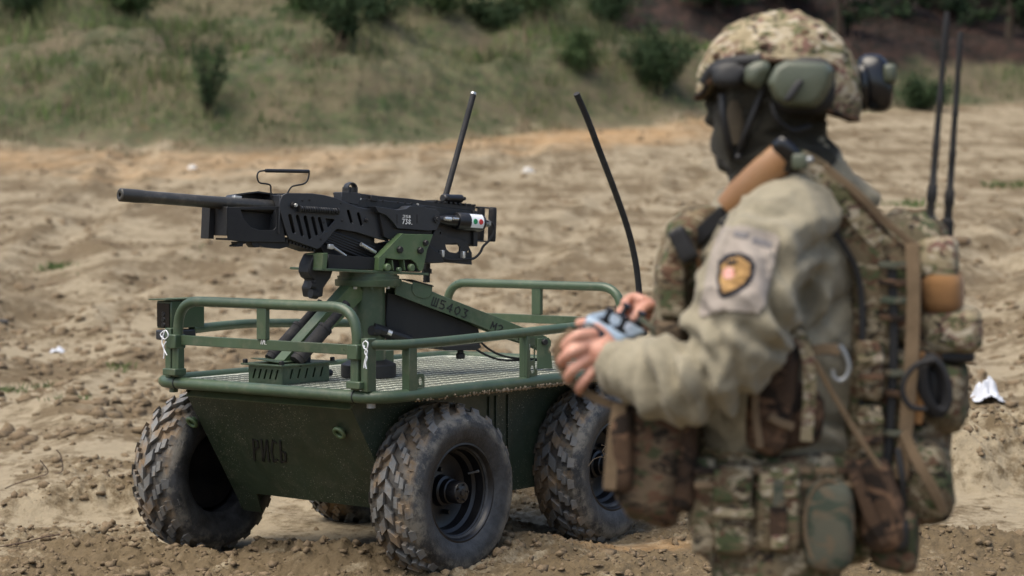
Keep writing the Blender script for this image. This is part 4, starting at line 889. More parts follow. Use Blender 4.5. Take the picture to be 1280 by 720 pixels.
# buffer clamp sitting on the cover
mb = MB(); q1, q2 = gp(553, 247.5, -.02), gp(577, 248.5, -.02); mb.loft([(q1.lerp(q2, t), (0, .020 * k, 0), (0, 0, .0155 * k)) for t, k in ((0, .8), (.05, 1), (.3, 1), (.5, .92), (.75, 1), (.95, 1), (1, .8))], 16); mb.rod(q1 + Vector((.012, -.022, 0)), q1 + Vector((.012, -.014, 0)), .007, 8); mb.rod(q2 + Vector((-.004, -.024, 0)), q2 + Vector((-.004, -.014, 0)), .007, 8); mb.build("antenna_clamp", M['rimblack'], gun, smooth=35)
# dark bracket plate with its window
gpoly("elevation_plate", M['gun'], [(545, 286), (551, 288), (556, 294.5), (580, 300), (584, 303), (590, 316), (590, 331), (562, 328.5), (540, 327.5), (532, 312), (538, 300)], -.052, .010, [[(557, 305), (572, 304), (575.5, 309), (575, 314), (571, 316.5), (562, 315), (558, 311)], circ(550.5, 291.5, 1.1, 1.5, 8), circ(586, 314.5, 1.3, 2.0, 8)], bevel=.0015)
gpoly("elevation_motor", M['black'], [(531, 311), (537, 306), (552, 318), (556, 328.5), (534, 329.5), (529, 327)], -.095, .05, bevel=.004)
# green side brackets
gb = [(505, 292.3), (541.5, 293), (534, 313), (529.5, 336), (528, 338.5), (524, 338.5), (520, 329), (514, 324.5), (497, 324.5), (482, 322.5), (479, 338.5), (474.5, 338.5), (475.5, 323)]
gpoly("green_bracket", M['lightgreen'], gb, -.105, .008, bevel=.0015); gpoly("green_bracket", M['lightgreen'], gb, .09, .008, bevel=.0015)
mb = MB(); p, q, r__ = gp(505, 292.3, -.105), gp(475.5, 323, -.105), gp(474.5, 338.5, -.105)
for s, e in ((p, q), (q, r__)): mb.prism([(s.x, -.105, s.z), (e.x, -.105, e.z), (e.x, -.070, e.z), (s.x, -.070, s.z)], (-.006, 0, .002))
mb.build("bracket_flange", M['lightgreen'], gun, bevel=.001, smooth=20)
for px, py, r, m_ in ((499, 312, .013, 'black'), (524.5, 313, .013, 'black'), (531, 303.5, .011, 'black'), (483, 334, .0135, 'lightgreen'), (513, 334.5, .0135, 'lightgreen'), (497.5, 337, .009, 'green')):
    mb = MB(); c = gp(px, py, -.105); mb.lathe([(0, -.014), (r * .75, -.014), (r, -.010), (r, .0), (0, 0)], c, (0, 1, 0), 6 if m_ == 'black' else 18); mb.build("bracket_bolt", M[m_], gun, smooth=25)
gpoly('bracket_dark_fill', M['black'], [(482, 322), (528, 325), (526, 340), (479, 339)], -.07, .05)  # black filler added behind the green bracket, making the opening look dark
for px in (490.5, 505): gpoly("bracket_rib", M['lightgreen'], [(px - .8, 325), (px + .4, 325), (px + 2.0, 338), (px + .8, 338)], -.10, .03, bevel=0)
mb = MB(); mb.lathe([(0, -.050), (.105, -.050), (.105, -.0005), (0, -.0005)], n=40); mb.build("turntable", M['green'], gun, smooth=40)
b0, b1 = gp(402, 337.5, -.10), gp(536, 341.5, -.10)
mb = MB(); mb.prism([(b0.x, -.10, -.000), (b1.x, -.10, -.000), (b1.x, .10, -.000), (b0.x, .10, -.000)], (0, 0, .009)); mb.build("base_plate", M['green'], gun, bevel=.0015)
gpoly("base_tab", M['lightgreen'], [(402.5, 337), (403.5, 317), (410, 316), (408, 337)], -.10, .10, bevel=.001)
gpoly("traverse_motor", M['black'], [(410, 318), (470, 322), (470, 337), (409, 336)], -.08, .14, bevel=.004)
# linkage: ribbed channel and polished rods under the cradle
mb = MB()
for k in range(6):
    t = k / 6; s, e = gp(404 + 8 * t * 1.0, 302 - t * 16, -.045), gp(460 + 10 * t, 325 - 18 * t, -.045); mb.rod(s, e, .0058, 8)
mb.prism([gp(a, b_, -.04) for a, b_ in ((400, 306), (415, 283), (424, 281), (462, 292), (464, 305), (470, 315), (492, 318), (470, 338), (412, 336))], (0, .06, 0)); mb.build("linkage_channel", M['black'], gun, smooth=35)
mb = MB(); mb.rod(gp(415, 308, -.06), gp(432, 320, -.06), .006, 10); mb.rod(gp(451, 305, -.062), gp(469, 315.5, -.062), .0075, 12); mb.build("push_rod", M['steel'], gun, smooth=40)
mb = MB(); mb.box(gp(413, 308.5, -.065), (.022, .014, .018)); mb.build("rod_nut", M['steel'], gun, bevel=.003)
gpoly("cable_motor", M['black'], [(393, 317), (403, 316), (404, 337), (417, 337), (414, 347), (405, 360), (404, 371), (392, 372), (390, 360), (394, 350), (389, 347), (386, 340), (387, 330)], -.045, .07, bevel=.006)
mb = MB(); mb.rod(gp(387, 356, -.04), gp(393, 357, -.04), .014, 10); mb.rod(gp(388, 367, -.04), gp(396, 368, -.04), .017, 10); mb.build("motor_plug", M['black'], gun, smooth=30)

# ================================================================ vegetation and litter
def hit(px, py):
    r = ray(px, py); Y = 6.0
    while Y < 150:
        P = CAMO + r * (Y / r.y)
        if P.z < gz(P.x, P.y): break
        Y *= 1.01
    return Vector((P.x, P.y, gz(P.x, P.y)))
def blades(x, y, z, n, h, wd, spread, rng, lean=.35):
    "n grass blades round each root: thin bent triangles"
    N_ = len(x); X = np.repeat(x, n) + rng.normal(0, 1, N_ * n) * np.repeat(spread, n); Y = np.repeat(y, n) + rng.normal(0, 1, N_ * n) * np.repeat(spread, n)
    Z = np.repeat(z, n) - .03; H = np.repeat(h, n) * rng.uniform(.5, 1.15, N_ * n); W = np.repeat(wd, n)
    a = rng.uniform(0, 6.28, N_ * n); b = rng.uniform(0, 6.28, N_ * n); L_ = H * rng.uniform(0, lean, N_ * n)
    p0 = np.stack([X - np.cos(a) * W, Y - np.sin(a) * W, Z], 1); p1 = np.stack([X + np.cos(a) * W, Y + np.sin(a) * W, Z], 1)
    p2 = np.stack([X + np.cos(b) * L_ * .4 + np.cos(a) * W * .7, Y + np.sin(b) * L_ * .4 + np.sin(a) * W * .7, Z + H * .6], 1)
    p3 = np.stack([X + np.cos(b) * L_, Y + np.sin(b) * L_, Z + H], 1)
    vs = np.stack([p0, p1, p2, p3], 1).reshape(-1, 3); k = np.arange(N_ * n)[:, None] * 4
    fs = np.concatenate([k + np.array([[0, 1, 2]]), k + np.array([[0, 2, 3]])]); return vs, fs
rng = np.random.default_rng(5)
def field(n, sel, hr, wr, nb, spread, material, name, lab, cat, tintf=None, ydist=(36, 75)):
    y = rng.uniform(ydist[0], ydist[1], n); x = rng.uniform(-.40, .40, n) * y
    z, _, s, _ = ground(x, y, False); k = sel(x, y, s); x, y, z, s = x[k], y[k], z[k], s[k]
    h = rng.uniform(*hr, len(x)) * (.45 + .55 * sstep(-1, 2, s)) * (.75 + .8 * np.clip(fbm(x * .4, y * .4, 2, 302), -.4, 1)); wd = rng.uniform(*wr, len(x)); vs, fs = blades(x, y, z, nb, h, wd, np.full(len(x), spread), rng)
    t = np.repeat(np.clip(rng.normal(.15, .2, len(x)) + .9 * fbm(x * .25, y * .35, 3, 301), 0, 1), nb * 4); h_ = 0
    o = fast_mesh(name, vs, fs, material, tint=t); tag(o, lab, cat, kind="stuff"); return o
pn = lambda x, y, f, sd: fbm(x * f, y * f, 3, sd)
field(26000, lambda x, y, s: (s > -2.0 + 3.0 * rng.random(len(s))) & (pn(x, y, .3, 111) + .25 > 0) & (darkzone(x, y, s) < .3 * rng.random(len(s)) + .1), (.12, .45), (.006, .018), 7, .14, M['drygrass'], "dry_grass", "tall dry tan grass covering the embankment", "grass")
field(15000, lambda x, y, s: (s > .5) & (pn(x, y, .22, 131) > -.12) & (darkzone(x, y, s) < .4), (.10, .38), (.007, .02), 7, .16, M['greengrass'], "green_grass", "fresh green grass patches on the embankment", "grass")
field(3500, lambda x, y, s: (s < 0) & (pn(x, y, .16, 151) > .34), (.03, .10), (.003, .008), 6, .09, M['greengrass'], "sparse_weeds", "low green weeds scattered over the sand", "weeds", ydist=(12, 44))

field(5000, lambda x, y, s: (s > -.6) & (pn(x, y, .35, 171) > .12) & (darkzone(x, y, s) < .5), (.2, .55), (.005, .013), 8, .16, M['deadbrush'], "dead_brush", "brown dead brush among the grass of the embankment", "brush")
field(9000, lambda x, y, s: (darkzone(x, y, s) > .4) & (pn(x, y, .4, 181) > -.1), (.12, .5), (.008, .02), 7, .2, M['darkbrush'], "dark_undergrowth", "dark brown undergrowth covering the slope at the top right", "undergrowth", ydist=(38, 85))
def shrub(name, base, h, wd, n_stem, n_leaf, lmat, lab, cat, lsz=.04, up=1.0, seed=1, group=None, lo=.25):
    rnd = random.Random(seed); r = empty(name, base, lab, cat, group); st = MB(); lv, lf_ = [], []
    stems = []
    for k in range(n_stem):
        a = rnd.uniform(0, 6.28); q = (rnd.random() ** .6) * wd / 2; tip = Vector((q * math.cos(a), q * math.sin(a), h * rnd.uniform(.6, 1.0) * (1 - .35 * (q / wd * 2) ** 2 * (2 - up))))
        mid = Vector((tip.x * .35, tip.y * .35, tip.z * .5)) + Vector((rnd.uniform(-1, 1), rnd.uniform(-1, 1), 0)) * wd * .06
        P = spline([(0, 0, -.1), mid, tip], 4); st.tube(P, [.022 * h * (1 - .85 * i / (len(P) - 1)) * .5 for i in range(len(P))], 5); stems.append((mid, tip))
    for k in range(n_leaf):
        m_, t_ = rnd.choice(stems); f = rnd.uniform(lo, 1.05) 
        p = (Vector((0, 0, 0)).lerp(m_, f * 2) if f < .5 else m_.lerp(t_, (f - .5) * 2)) + Vector((rnd.gauss(0, 1), rnd.gauss(0, 1), rnd.gauss(0, 1))) * wd * .055
        u1 = Vector((rnd.gauss(0, 1), rnd.gauss(0, 1), rnd.gauss(0, 1) + up)).normalized(); u2 = u1.orthogonal().normalized(); u2 = (Matrix.Rotation(rnd.uniform(0, 6.28), 3, u1) @ u2)
        s = lsz * rnd.uniform(.6, 1.4); i = len(lv); lv += [p, p + u1 * s + u2 * s * .4, p + u1 * 2.2 * s, p + u1 * s - u2 * s * .4]; lf_ += [(i, i + 1, i + 2, i + 3)]
    st.build("stem", M['bark'], r, smooth=60)
    fo = fast_mesh("foliage", np.array([v[:] for v in lv]), np.array(lf_), lmat, tint=np.repeat(np.clip(np.random.default_rng(seed).normal(.15, .2, n_leaf), 0, 1), 4)); fo.parent = r; return r
shrub("shrub", hit(258, 152), 1.55, 1.0, 16, 2600, M['needle'], "thin upright dark shrub alone at the foot of the bank on the left", "shrub", .030, 1.6, 3)
shrub("juniper", hit(822, 118), 1.55, 1.9, 26, 9000, M['needle'], "dark green spreading juniper bush close to the soldier's helmet", "bush", .040, .8, 4)
shrub("bush", hit(724, 106), .95, 1.3, 16, 3400, M['bushleaf'], "small green bush left of the dark spreading juniper", "bush", .038, .9, 5)
shrub("bush", hit(1150, 138), .75, 1.9, 16, 4200, M['needle'], "low dark green bush behind the soldier's tall antennas", "bush", .038, .8, 6)
shrub("bush", hit(432, 62), 1.6, 1.5, 18, 4200, M['needle'], "dark green bush high on the bank above the gun's whip antenna", "bush", .045, 1.0, 8)
for k, (px, py, h, wd, lab) in enumerate(((478, 40, 1.0, 2.0, 'green scrub at the foot of the tall bush above the gun'), (548, 24, 1.1, 2.2, 'wide green scrub high above the left whip antenna'), (612, 36, .8, 1.8, 'low green scrub between the tops of the two whip antennas'), (672, 22, 1.0, 2.2, 'wide green scrub high above the right whip antenna'), (760, 34, 1.2, 2.2, 'dark green scrub just left of the soldier helmet, above the juniper'), (392, 14, .9, 2.0, 'green scrub at the top edge left of the tall bush'), (30, 24, .9, 2.4, 'dark scrub in the top left corner'), (160, 20, .8, 2.2, 'dark scrub at the top edge above the lone upright shrub'))):
    shrub("bush", hit(px, py), h, wd, 16, 2600, M['bushleaf'] if k % 2 else M['needle'], lab, "bush", .05, .6, 20 + k, "green bushes scattered up the bank")
def tree(base, h, seed, lab, dead=False):
    rnd = random.Random(seed); r = empty("pine_tree", base, lab, "tree", "dark trees along the top of the right slope"); tr = MB()
    P = spline([(0, 0, -.3), (rnd.uniform(-.1, .1), 0, h * .4), (rnd.uniform(-.2, .2), 0, h)], 5); tr.tube(P, [.13 * (1 - .8 * i / (len(P) - 1)) for i in range(len(P))], 8); lv, lf_ = [], []
    for k in range(26):
        z = h * rnd.uniform(.02, 1); a = rnd.uniform(0, 6.28); ln = (1.5 - z / h) * rnd.uniform(.5, 1.2); e = Vector((math.cos(a) * ln, math.sin(a) * ln, z + rnd.uniform(-.2, .25)))
        b0 = Vector((0, 0, z)); tr.tube([b0, b0.lerp(e, .5) + Vector((0, 0, .08)), e], [.03, .02, .006], 5)
        for q in range(170):
            p = b0.lerp(e, rnd.uniform(.2, 1.05)) + Vector((rnd.gauss(0, .13), rnd.gauss(0, .13), rnd.gauss(0, .10))); u1 = Vector((rnd.gauss(0, 1), rnd.gauss(0, 1), rnd.gauss(0, 1))).normalized(); u2 = u1.orthogonal().normalized(); s = .085
            i = len(lv); lv += [p - u1 * s, p + u2 * s * .4, p + u1 * s, p - u2 * s * .4]; lf_ += [(i, i + 1, i + 2, i + 3)]
    tr.build("trunk", M['bark'], r, smooth=60)
    fo = fast_mesh("crown", np.array([v[:] for v in lv]), np.array(lf_), M['needle'], tint=np.zeros(len(lv))); fo.parent = r
for k, (px, py, h, lab) in enumerate(((1050, 45, 3.2, "dark conifer above and behind the soldier's helmet"), (1205, 30, 4.0, "dark conifer just right of the soldier's two antennas"), (1262, 50, 3.6, "dark conifer at the far right edge of the slope"), (900, 22, 3.0, "dark conifer above the juniper at the top of the slope"), (1130, 18, 3.6, "dark conifer left of the soldier's two antennas"), (975, 12, 3.4, "dark conifer rising directly over the soldier's helmet"))):
    tree(hit(px, py), h, 40 + k, lab)
# tufts on the sand
for k, (px, py, lab) in enumerate(((75, 335, "small green grass tuft on the pale sand at the left"), (85, 500, "green tuft in the rough soil left of the front wheel"), (145, 462, "green tuft left of the lamp box"), (5, 488, "green tuft at the left picture edge"), (68, 482, "thin green tuft left of the near green tufts"), (1262, 236, "green tuft on the sand right of the antennas"), (1130, 258, "green tuft on the sand between helmet and antennas"))):
    b = hit(px, py); n = 16; x = np.full(n, b.x) + rng.normal(0, .06 * b.y / 12, n); y = np.full(n, b.y) + rng.normal(0, .06 * b.y / 12, n); z = np.full(n, b.z)
    vs, fs = blades(x, y, z, 7, np.full(n, .06 * b.y / 12), np.full(n, .0035 * b.y / 12), np.full(n, .04 * b.y / 12), rng, 1.0); o = fast_mesh("grass_tuft", vs, fs, M['greengrass'], tint=np.full(len(vs), .15)); tag(o, lab, "grass tuft", kind="stuff")
# litter, stones
def crumple(name, base, dims, seed, m, lab, cat, n=26):
    rnd = random.Random(seed); mb = MB(); vs = []; 
    for i in range(n):
        for j in range(n):
            u_, v_ = i / (n - 1) - .5, j / (n - 1) - .5; p = Vector((u_ * dims[0], v_ * dims[1], 0)); q = 1 - (abs(u_) * 2) ** 2 * .8 - (abs(v_) * 2) ** 2 * .6
            p.z = dims[2] * max(.02, q * (.65 + .7 * noise.noise(Vector((u_ * 3.4 + seed, v_ * 3.4, 0)))) + .15 * noise.noise(Vector((u_ * 12, v_ * 12, seed)))); vs.append(p)
    fs = [(i * n + j, (i + 1) * n + j, (i + 1) * n + j + 1, i * n + j + 1) for i in range(n - 1) for j in range(n - 1)]
    mb.add(vs, fs); o = mb.build(name, m, None, smooth=35); o.location = base; sm = o.modifiers.new("thick", 'SOLIDIFY'); sm.thickness = .002; tag(o, lab, cat); return o
b = hit(1232, 505); crumple("plastic_sheet", b, (.17, .22, .13), 3, M['litter'], "crumpled white plastic sheet on the ground behind the soldier", "plastic litter")
b = hit(72, 441); crumple("paper_scrap", b, (.10, .1, .04), 5, M['litter'], "small white scrap lying on the sand left of the vehicle", "litter")
def rock(base, s, seed, m, lab):
    mb = MB(); mb.ball((0, 0, 0), 1, 3, s); v = []
    for p in mb.v:
        p = Vector(p); q = p.normalized(); v.append(p + q * noise.noise(q * 1.7 + Vector((seed, 0, 0))) * min(s) * .5)
    mb.v = [tuple(p) for p in v]; o = mb.build("stone", m, None, smooth=40); o.location = base; tag(o, lab, "stone")
rock(hit(2, 403), (.06, .06, .022), 1, M['stone'], "flat dark stone at the left picture edge")
rock(hit(660, 216), (.09, .08, .08), 2, M['palestone'], "small pale stone on the sand between the two whip antennas")
rock(hit(240, 213), (.09, .1, .05), 3, M['palestone'], "pale stone on the rough ground above the gun barrel")
for k, pts in enumerate((((5, 612), (22, 604), (48, 596), (60, 590), (50, 575)), ((68, 596), (78, 588), (76, 570), (70, 562)), ((0, 690), (30, 678), (52, 672), (75, 668)), ((980, 0),))):
    if len(pts) < 3: continue
    P = [hit(*pts[0])]
    for a, b_ in pts[1:]: P.append(at(a, b_, P[0].y))
    mb = MB(); mb.tube(spline(P, 4), .0028, 6); o = mb.build("dry_twig", M['twig'], None, smooth=60); tag(o, ("thin dry twig leaning from the dirt mound at the left", "short upright twig left of the front wheel", "dry root lying in the bottom left corner")[k], "twig")

# ================================================================ the soldier
HX = at(985, 610, 3.95).x
GZ = gz(HX, 3.95)
person = empty("person", (HX, 3.95, GZ), "person in grey shirt, camouflage helmet and gear, seen from the side holding a handheld controller", "person")
PO = Vector((HX, 3.95, GZ))
def W(px, py, Y): return at(px, py, Y) - PO
FW, LE, UP = Vector((-.97, .24, 0)).normalized(), Vector((-.24, -.97, 0)).normalized(), Vector((0, 0, 1))
def interp(a, n):
    out = []
    for i in range(len(a) - 1):
        for k in range(n): t = k / n; out.append(a[i] * (1 - t) + a[i + 1] * t)
    return out + [a[-1]]
def limb(mb, pts, rads, n=18, k=5, **kw):
    P = spline(pts, k); Rr = interp(rads, k); mb.tube(P, Rr, n, **kw); mb.ball(P[0], Rr[0] * .995, 2); mb.ball(P[-1], Rr[-1] * .995, 2)
def fuse(mb, name, m, parent, voxel, smooth=4, disp=None, frame_org=None):
    me = mb.mesh("tmp"); ob = bpy.data.objects.new("tmp", me); COL.objects.link(ob)
    rm = ob.modifiers.new("r", 'REMESH'); rm.mode = 'VOXEL'; rm.voxel_size = voxel
    sm = ob.modifiers.new("s", 'SMOOTH'); sm.iterations = smooth; sm.factor = .5
    dg = bpy.context.evaluated_depsgraph_get(); dg.update(); me2 = bpy.data.meshes.new_from_object(ob.evaluated_get(dg)); bpy.data.objects.remove(ob)
    me2.name = name; me2.materials.clear(); me2.materials.append(m)
    if disp:
        nrm = [v.normal.copy() for v in me2.vertices]
        for v, n_ in zip(me2.vertices, nrm): v.co += n_ * disp(v.co)
    me2.shade_smooth(); o = bpy.data.objects.new(name, me2); COL.objects.link(o); o.parent = parent; return o
def folds(amp, sc, stretch=(1, 1, 1), seed=0.0):
    def f(p):
        q = Vector((p.x * stretch[0], p.y * stretch[1], p.z * stretch[2])) * sc + Vector((seed, seed, seed))
        q += Vector((noise.noise(q * .5 + Vector((9, 0, 0))), noise.noise(q * .5), 0)) * .8
        return amp * ((1 - 2.4 * abs(noise.noise(q))) + .45 * (1 - 2.4 * abs(noise.noise(q * 2.1))))
    return f
# landmarks
neck0, neck1 = W(995, 225, 3.95), W(978, 165, 3.95)
def ring(px0, px1, py, half, Yc=3.97):
    a, b = W(px0, py, Yc), W(px1, py, Yc); return (a + b) / 2, FW * (b - a).length / 2, LE * half
sk = MB()
rs = [ring(940, 1035, 232, .07), ring(890, 1050, 275, .160), ring(885, 1050, 340, .160), ring(892, 1045, 420, .145), ring(900, 1045, 500, .140), ring(880, 1068, 570, .165), ring(885, 1075, 640, .17)]
sk.loft(rs, 24)
limb(sk, [neck0 - UP * .05, neck0, neck1], [.07, .058, .058])
hc = W(966, 128, 3.95)
sk.loft([(hc + UP * z + FW * fx, FW * a, LE * b) for z, a, b, fx in ((.125, .02, .02, -.01), (.118, .052, .045, -.01), (.10, .078, .064, -.008), (.06, .098, .077, -.003), (.01, .103, .079, 0), (-.03, .098, .074, .004), (-.07, .083, .062, .018), (-.10, .062, .048, .036), (-.118, .036, .030, .048), (-.124, .01, .01, .05))], 24)
sk.ball(hc + FW * .107 + UP * -.008, .017, 2, (1, 1, 1.6)); sk.ball(hc + FW * .112 + UP * -.024, .014, 2); sk.ball(hc + FW * .095 - UP * .065, .016, 2, (1, 1.5, .6)); sk.ball(hc + FW * .088 + UP * .022, .02, 2, (1, 1, .6))
for sg in (1, -1): sk.ball(hc + LE * .078 * sg - UP * .01 - FW * .008, .026, 2, (.9, .4, 1.2)); sk.ball(hc + FW * .092 + LE * .032 * sg + UP * .008, .013, 2)
# left arm (near), right arm (far)
shL, elL, wrL = W(968, 292, 3.79), W(893, 462, 3.685), W(775, 461, 3.78)
shR, elR, wrR = W(985, 285, 4.15), W(905, 445, 4.24), W(838, 402, 4.10)
limb(sk, [shL + Vector((.02, .03, -.02)), shL.lerp(elL, .5) + Vector((.02, .02, 0)), elL, elL.lerp(wrL, .5), wrL], [.052, .046, .040, .038, .029])
limb(sk, [shR, shR.lerp(elR, .5), elR, elR.lerp(wrR, .5), wrR], [.06, .05, .045, .038, .028])
# left hand: palm plate, four fingers curled round the controller, thumb on top
limb(sk, [wrL, W(762, 452, 3.785), W(750, 440, 3.785)], [.028, .030, .024])
sk.loft([(W(768, 456, 3.785), UP * .024 + FW * .008, LE * .018), (W(756, 446, 3.785), UP * .036 + FW * .015, LE * .017), (W(744, 440, 3.785), UP * .041 + FW * .016, LE * .015), (W(735, 437, 3.79), UP * .039 + FW * .014, LE * .012)], 20)
H = .0092
limb(sk, [W(741, 418, 3.79), W(722, 420, 3.778), W(707, 432, 3.792), W(705, 441, 3.822)], [.0125, .0115, .0105, .0085], 12)
limb(sk, [W(735, 432, 3.785), W(714, 441, 3.770), W(702, 452, 3.790), W(706, 459, 3.822)], [.0125, .0118, .0108, .0086], 12)
limb(sk, [W(736, 448, 3.785), W(718, 461, 3.772), W(710, 472, 3.792), W(715, 477, 3.822)], [.012, .0112, .0102, .0084], 12)
limb(sk, [W(744, 461, 3.787), W(730, 477, 3.776), W(724, 487, 3.792), W(729, 490, 3.818)], [.011, .0102, .0092, .0078], 12)
limb(sk, [W(766, 440, 3.79), W(752, 418, 3.80), W(738, 405, 3.822), W(724, 404, 3.845)], [.018, .0145, .0122, .0098], 12)
# right hand
limb(sk, [wrR, W(822, 397, 4.08), W(812, 393, 4.07)], [.027, .028, .022])
sk.loft([(W(826, 398, 4.085), UP * .024, LE * .017), (W(814, 394, 4.075), UP * .036, LE * .016), (W(802, 391, 4.07), UP * .037, LE * .013)], 20)
for a, b, c, d in (((804, 376), (792, 372), (782, 378), (782, 386)), ((800, 386), (786, 383), (776, 389), (778, 397)), ((800, 397), (787, 396), (779, 402), (782, 409)), ((804, 407), (793, 408), (787, 413), (790, 419))):
    limb(sk, [W(*a, 4.075), W(*b, 4.085), W(*c, 4.065), W(*d, 4.035)], [.012, .011, .0102, .0084], 12)
limb(sk, [W(820, 388, 4.06), W(808, 384, 4.035), W(798, 392, 4.01), W(792, 398, 3.995)], [.017, .0140, .0120, .0098], 12)
# legs and feet
hipL, hipR = W(975, 625, 3.86), W(990, 622, 4.06)
knL, ftL = Vector((hipL.x - .04, hipL.y - .02, .50)), Vector((hipL.x + .0, hipL.y - .02, .10))
knR, ftR = Vector((hipR.x - .02, hipR.y + .03, .50)), Vector((hipR.x + .05, hipR.y + .05, .10))
for a, b, c in ((hipL, knL, ftL), (hipR, knR, ftR)):
    limb(sk, [a, a.lerp(b, .5), b, b.lerp(c, .4), c], [.095, .085, .058, .055, .040]); limb(sk, [c - UP * .04, c + FW * .10 - UP * .055, c + FW * .17 - UP * .065], [.04, .036, .030])
fuse(sk, "body", M['skin'], person, .0038, 2)

# shirt: one cloth surface over trunk and both sleeves
sh = MB()
grow = lambda r, k: (r[0], r[1] * k, r[2] * k)
sh.loft([ring(935, 1048, 222, .09), ring(905, 1078, 240, .14), ring(868, 1092, 275, .20), ring(856, 1084, 340, .205), ring(864, 1076, 420, .185), ring(876, 1072, 500, .17), ring(872, 1078, 560, .18), ring(870, 1085, 600, .185)], 28)
limb(sh, [W(988, 272, 3.82), W(964, 304, 3.765), W(946, 352, 3.715), W(930, 404, 3.685), W(914, 444, 3.68), W(884, 466, 3.69), W(840, 472, 3.715), W(802, 466, 3.75), W(772, 460, 3.783)], [.095, .100, .099, .094, .086, .075, .070, .057, .046], 24)
limb(sh, [W(990, 270, 4.10), W(975, 300, 4.16), W(945, 360, 4.22), W(915, 425, 4.25), W(880, 428, 4.19), W(842, 404, 4.11)], [.095, .10, .095, .085, .07, .046], 24)
limb(sh, [W(1015, 238, 3.92), W(1045, 232, 3.93), W(1080, 248, 3.95)], [.05, .045, .03])
limb(sh, [W(1000, 215, 3.95), W(998, 238, 3.95)], [.085, .10])
def sharp(q, sc, sd):
    v = q * sc + Vector((sd, sd, sd)); v += Vector((noise.noise(v * .6), noise.noise(v * .6 + Vector((5, 0, 0))), noise.noise(v * .6 + Vector((0, 5, 0))))) * .9
    return 1 - min(1, abs(noise.noise(v)) * 4.2) ** .7
CREASES = [((846, 424), (884, 476), .014), ((858, 412), (905, 470), .010), ((832, 436), (862, 505), .010), ((808, 446), (826, 510), .008), ((790, 445), (800, 498), .006), ((870, 445), (895, 520), .009), ((915, 440), (935, 515), .008),
           ((985, 345), (958, 292), .010), ((1002, 395), (1022, 335), .014), ((992, 420), (962, 372), .012), ((985, 440), (940, 425), .010), ((948, 300), (985, 415), .006), ((905, 400), (955, 420), .008), ((880, 385), (905, 430), .008), ((1000, 330), (1040, 300), .010), ((1010, 420), (1060, 372), .008), ((930, 262), (985, 268), .007), ((1010, 520), (1060, 535), .008)]
CR3 = [(W(*a, 3.7), W(*b, 3.7), d) for a, b, d in CREASES]
def crease(p):
    if p.y > -.02: return 0
    s = 0; x, z = p.x * (3.7 / (3.95 + p.y)), CZ - GZ + (p.z - (CZ - GZ)) * (3.7 / (3.95 + p.y))
    xw = (p.x + PO.x) * 3.7 / (p.y + PO.y) - PO.x; zw = (p.z + PO.z - CZ) * 3.7 / (p.y + PO.y) + CZ - PO.z
    for a, b, d in CR3:
        ux, uz = b.x - a.x, b.z - a.z; L2 = ux * ux + uz * uz; t = max(-.15, min(1.15, ((xw - a.x) * ux + (zw - a.z) * uz) / L2)); dx, dz = xw - a.x - t * ux, zw - a.z - t * uz
        q = math.sqrt(dx * dx + dz * dz); sg = (dx * uz - dz * ux) / math.sqrt(L2); f = max(0, 1 - abs(t - .5) * 1.5) ** .5 if abs(t - .5) < .66 else 0
        s += f * d * (-2.1 * math.exp(-(q / .012) ** 2) + 1.3 * math.exp(-((sg - .027) / .015) ** 2) * (q < .05))
    return s
def shirtdisp(p):
    q = p.copy(); b = sharp(q, 5.0, 3.0) * .016 + sharp(q, 11.0, 8.0) * .007 - .006
    b += crease(p)
    # bunched folds at the crook of the elbow and cuff
    e = (p - elL); k = math.exp(-(e.length / .16) ** 2); d = (wrL - elL).normalized()
    b += k * .017 * (1 - 2.6 * abs(noise.noise(Vector((e.dot(d) * 22, e.z * 9, 1.7)))))
    c = (p - wrL); k2 = math.exp(-(c.length / .09) ** 2); b += k2 * .004 * math.sin(c.dot(d) * 210)
    return b
fuse(sh, "shirt", M['shirt'], person, .0085, 3, shirtdisp)
cf = MB(); cd_ = (W(772, 460, 3.783) - W(802, 468, 3.75)).normalized(); c0 = W(774, 460.5, 3.782); cf.tube([c0 - cd_ * .03, c0 - cd_ * .01, c0 + cd_ * .012], [.050, .0505, .0485], 24, cap=False); o = cf.build("cuff", M['shirt'], person, smooth=60); o.modifiers.new("t", 'SOLIDIFY').thickness = -.004
# trousers and boots
tr = MB(); tr.loft([ring(872, 1084, 585, .18), ring(862, 1092, 640, .195), ring(870, 1090, 690, .19)], 28)
for a, b, c in ((hipL, knL, ftL), (hipR, knR, ftR)): limb(tr, [a - UP * .02, a.lerp(b, .5), b, b.lerp(c, .45), c + UP * .04], [.125, .108, .088, .082, .062], 20)
fuse(tr, "trousers", M['camo'], person, .011, 3, folds(.007, 8, (1, 1, 1.6), 8.0))
for c in (ftL, ftR):
    bt = MB(); limb(bt, [c + UP * .12, c + UP * .02, c - UP * .035], [.056, .050, .050]); limb(bt, [c - UP * .045, c + FW * .08 - UP * .05, c + FW * .17 - UP * .058], [.046, .047, .040]); b_ = fuse(bt, "boot", M['tanweb'], person, .008, 3)
    so = MB(); so.prism([c + FW * x + LE * y - UP * .100 for x, y in ((-.05, -.035), (-.055, .035), (.08, .048), (.17, .046), (.215, .0), (.17, -.046), (.08, -.048))], (0, 0, .022)); so.build("boot_sole", M['black'], b_, bevel=.004)

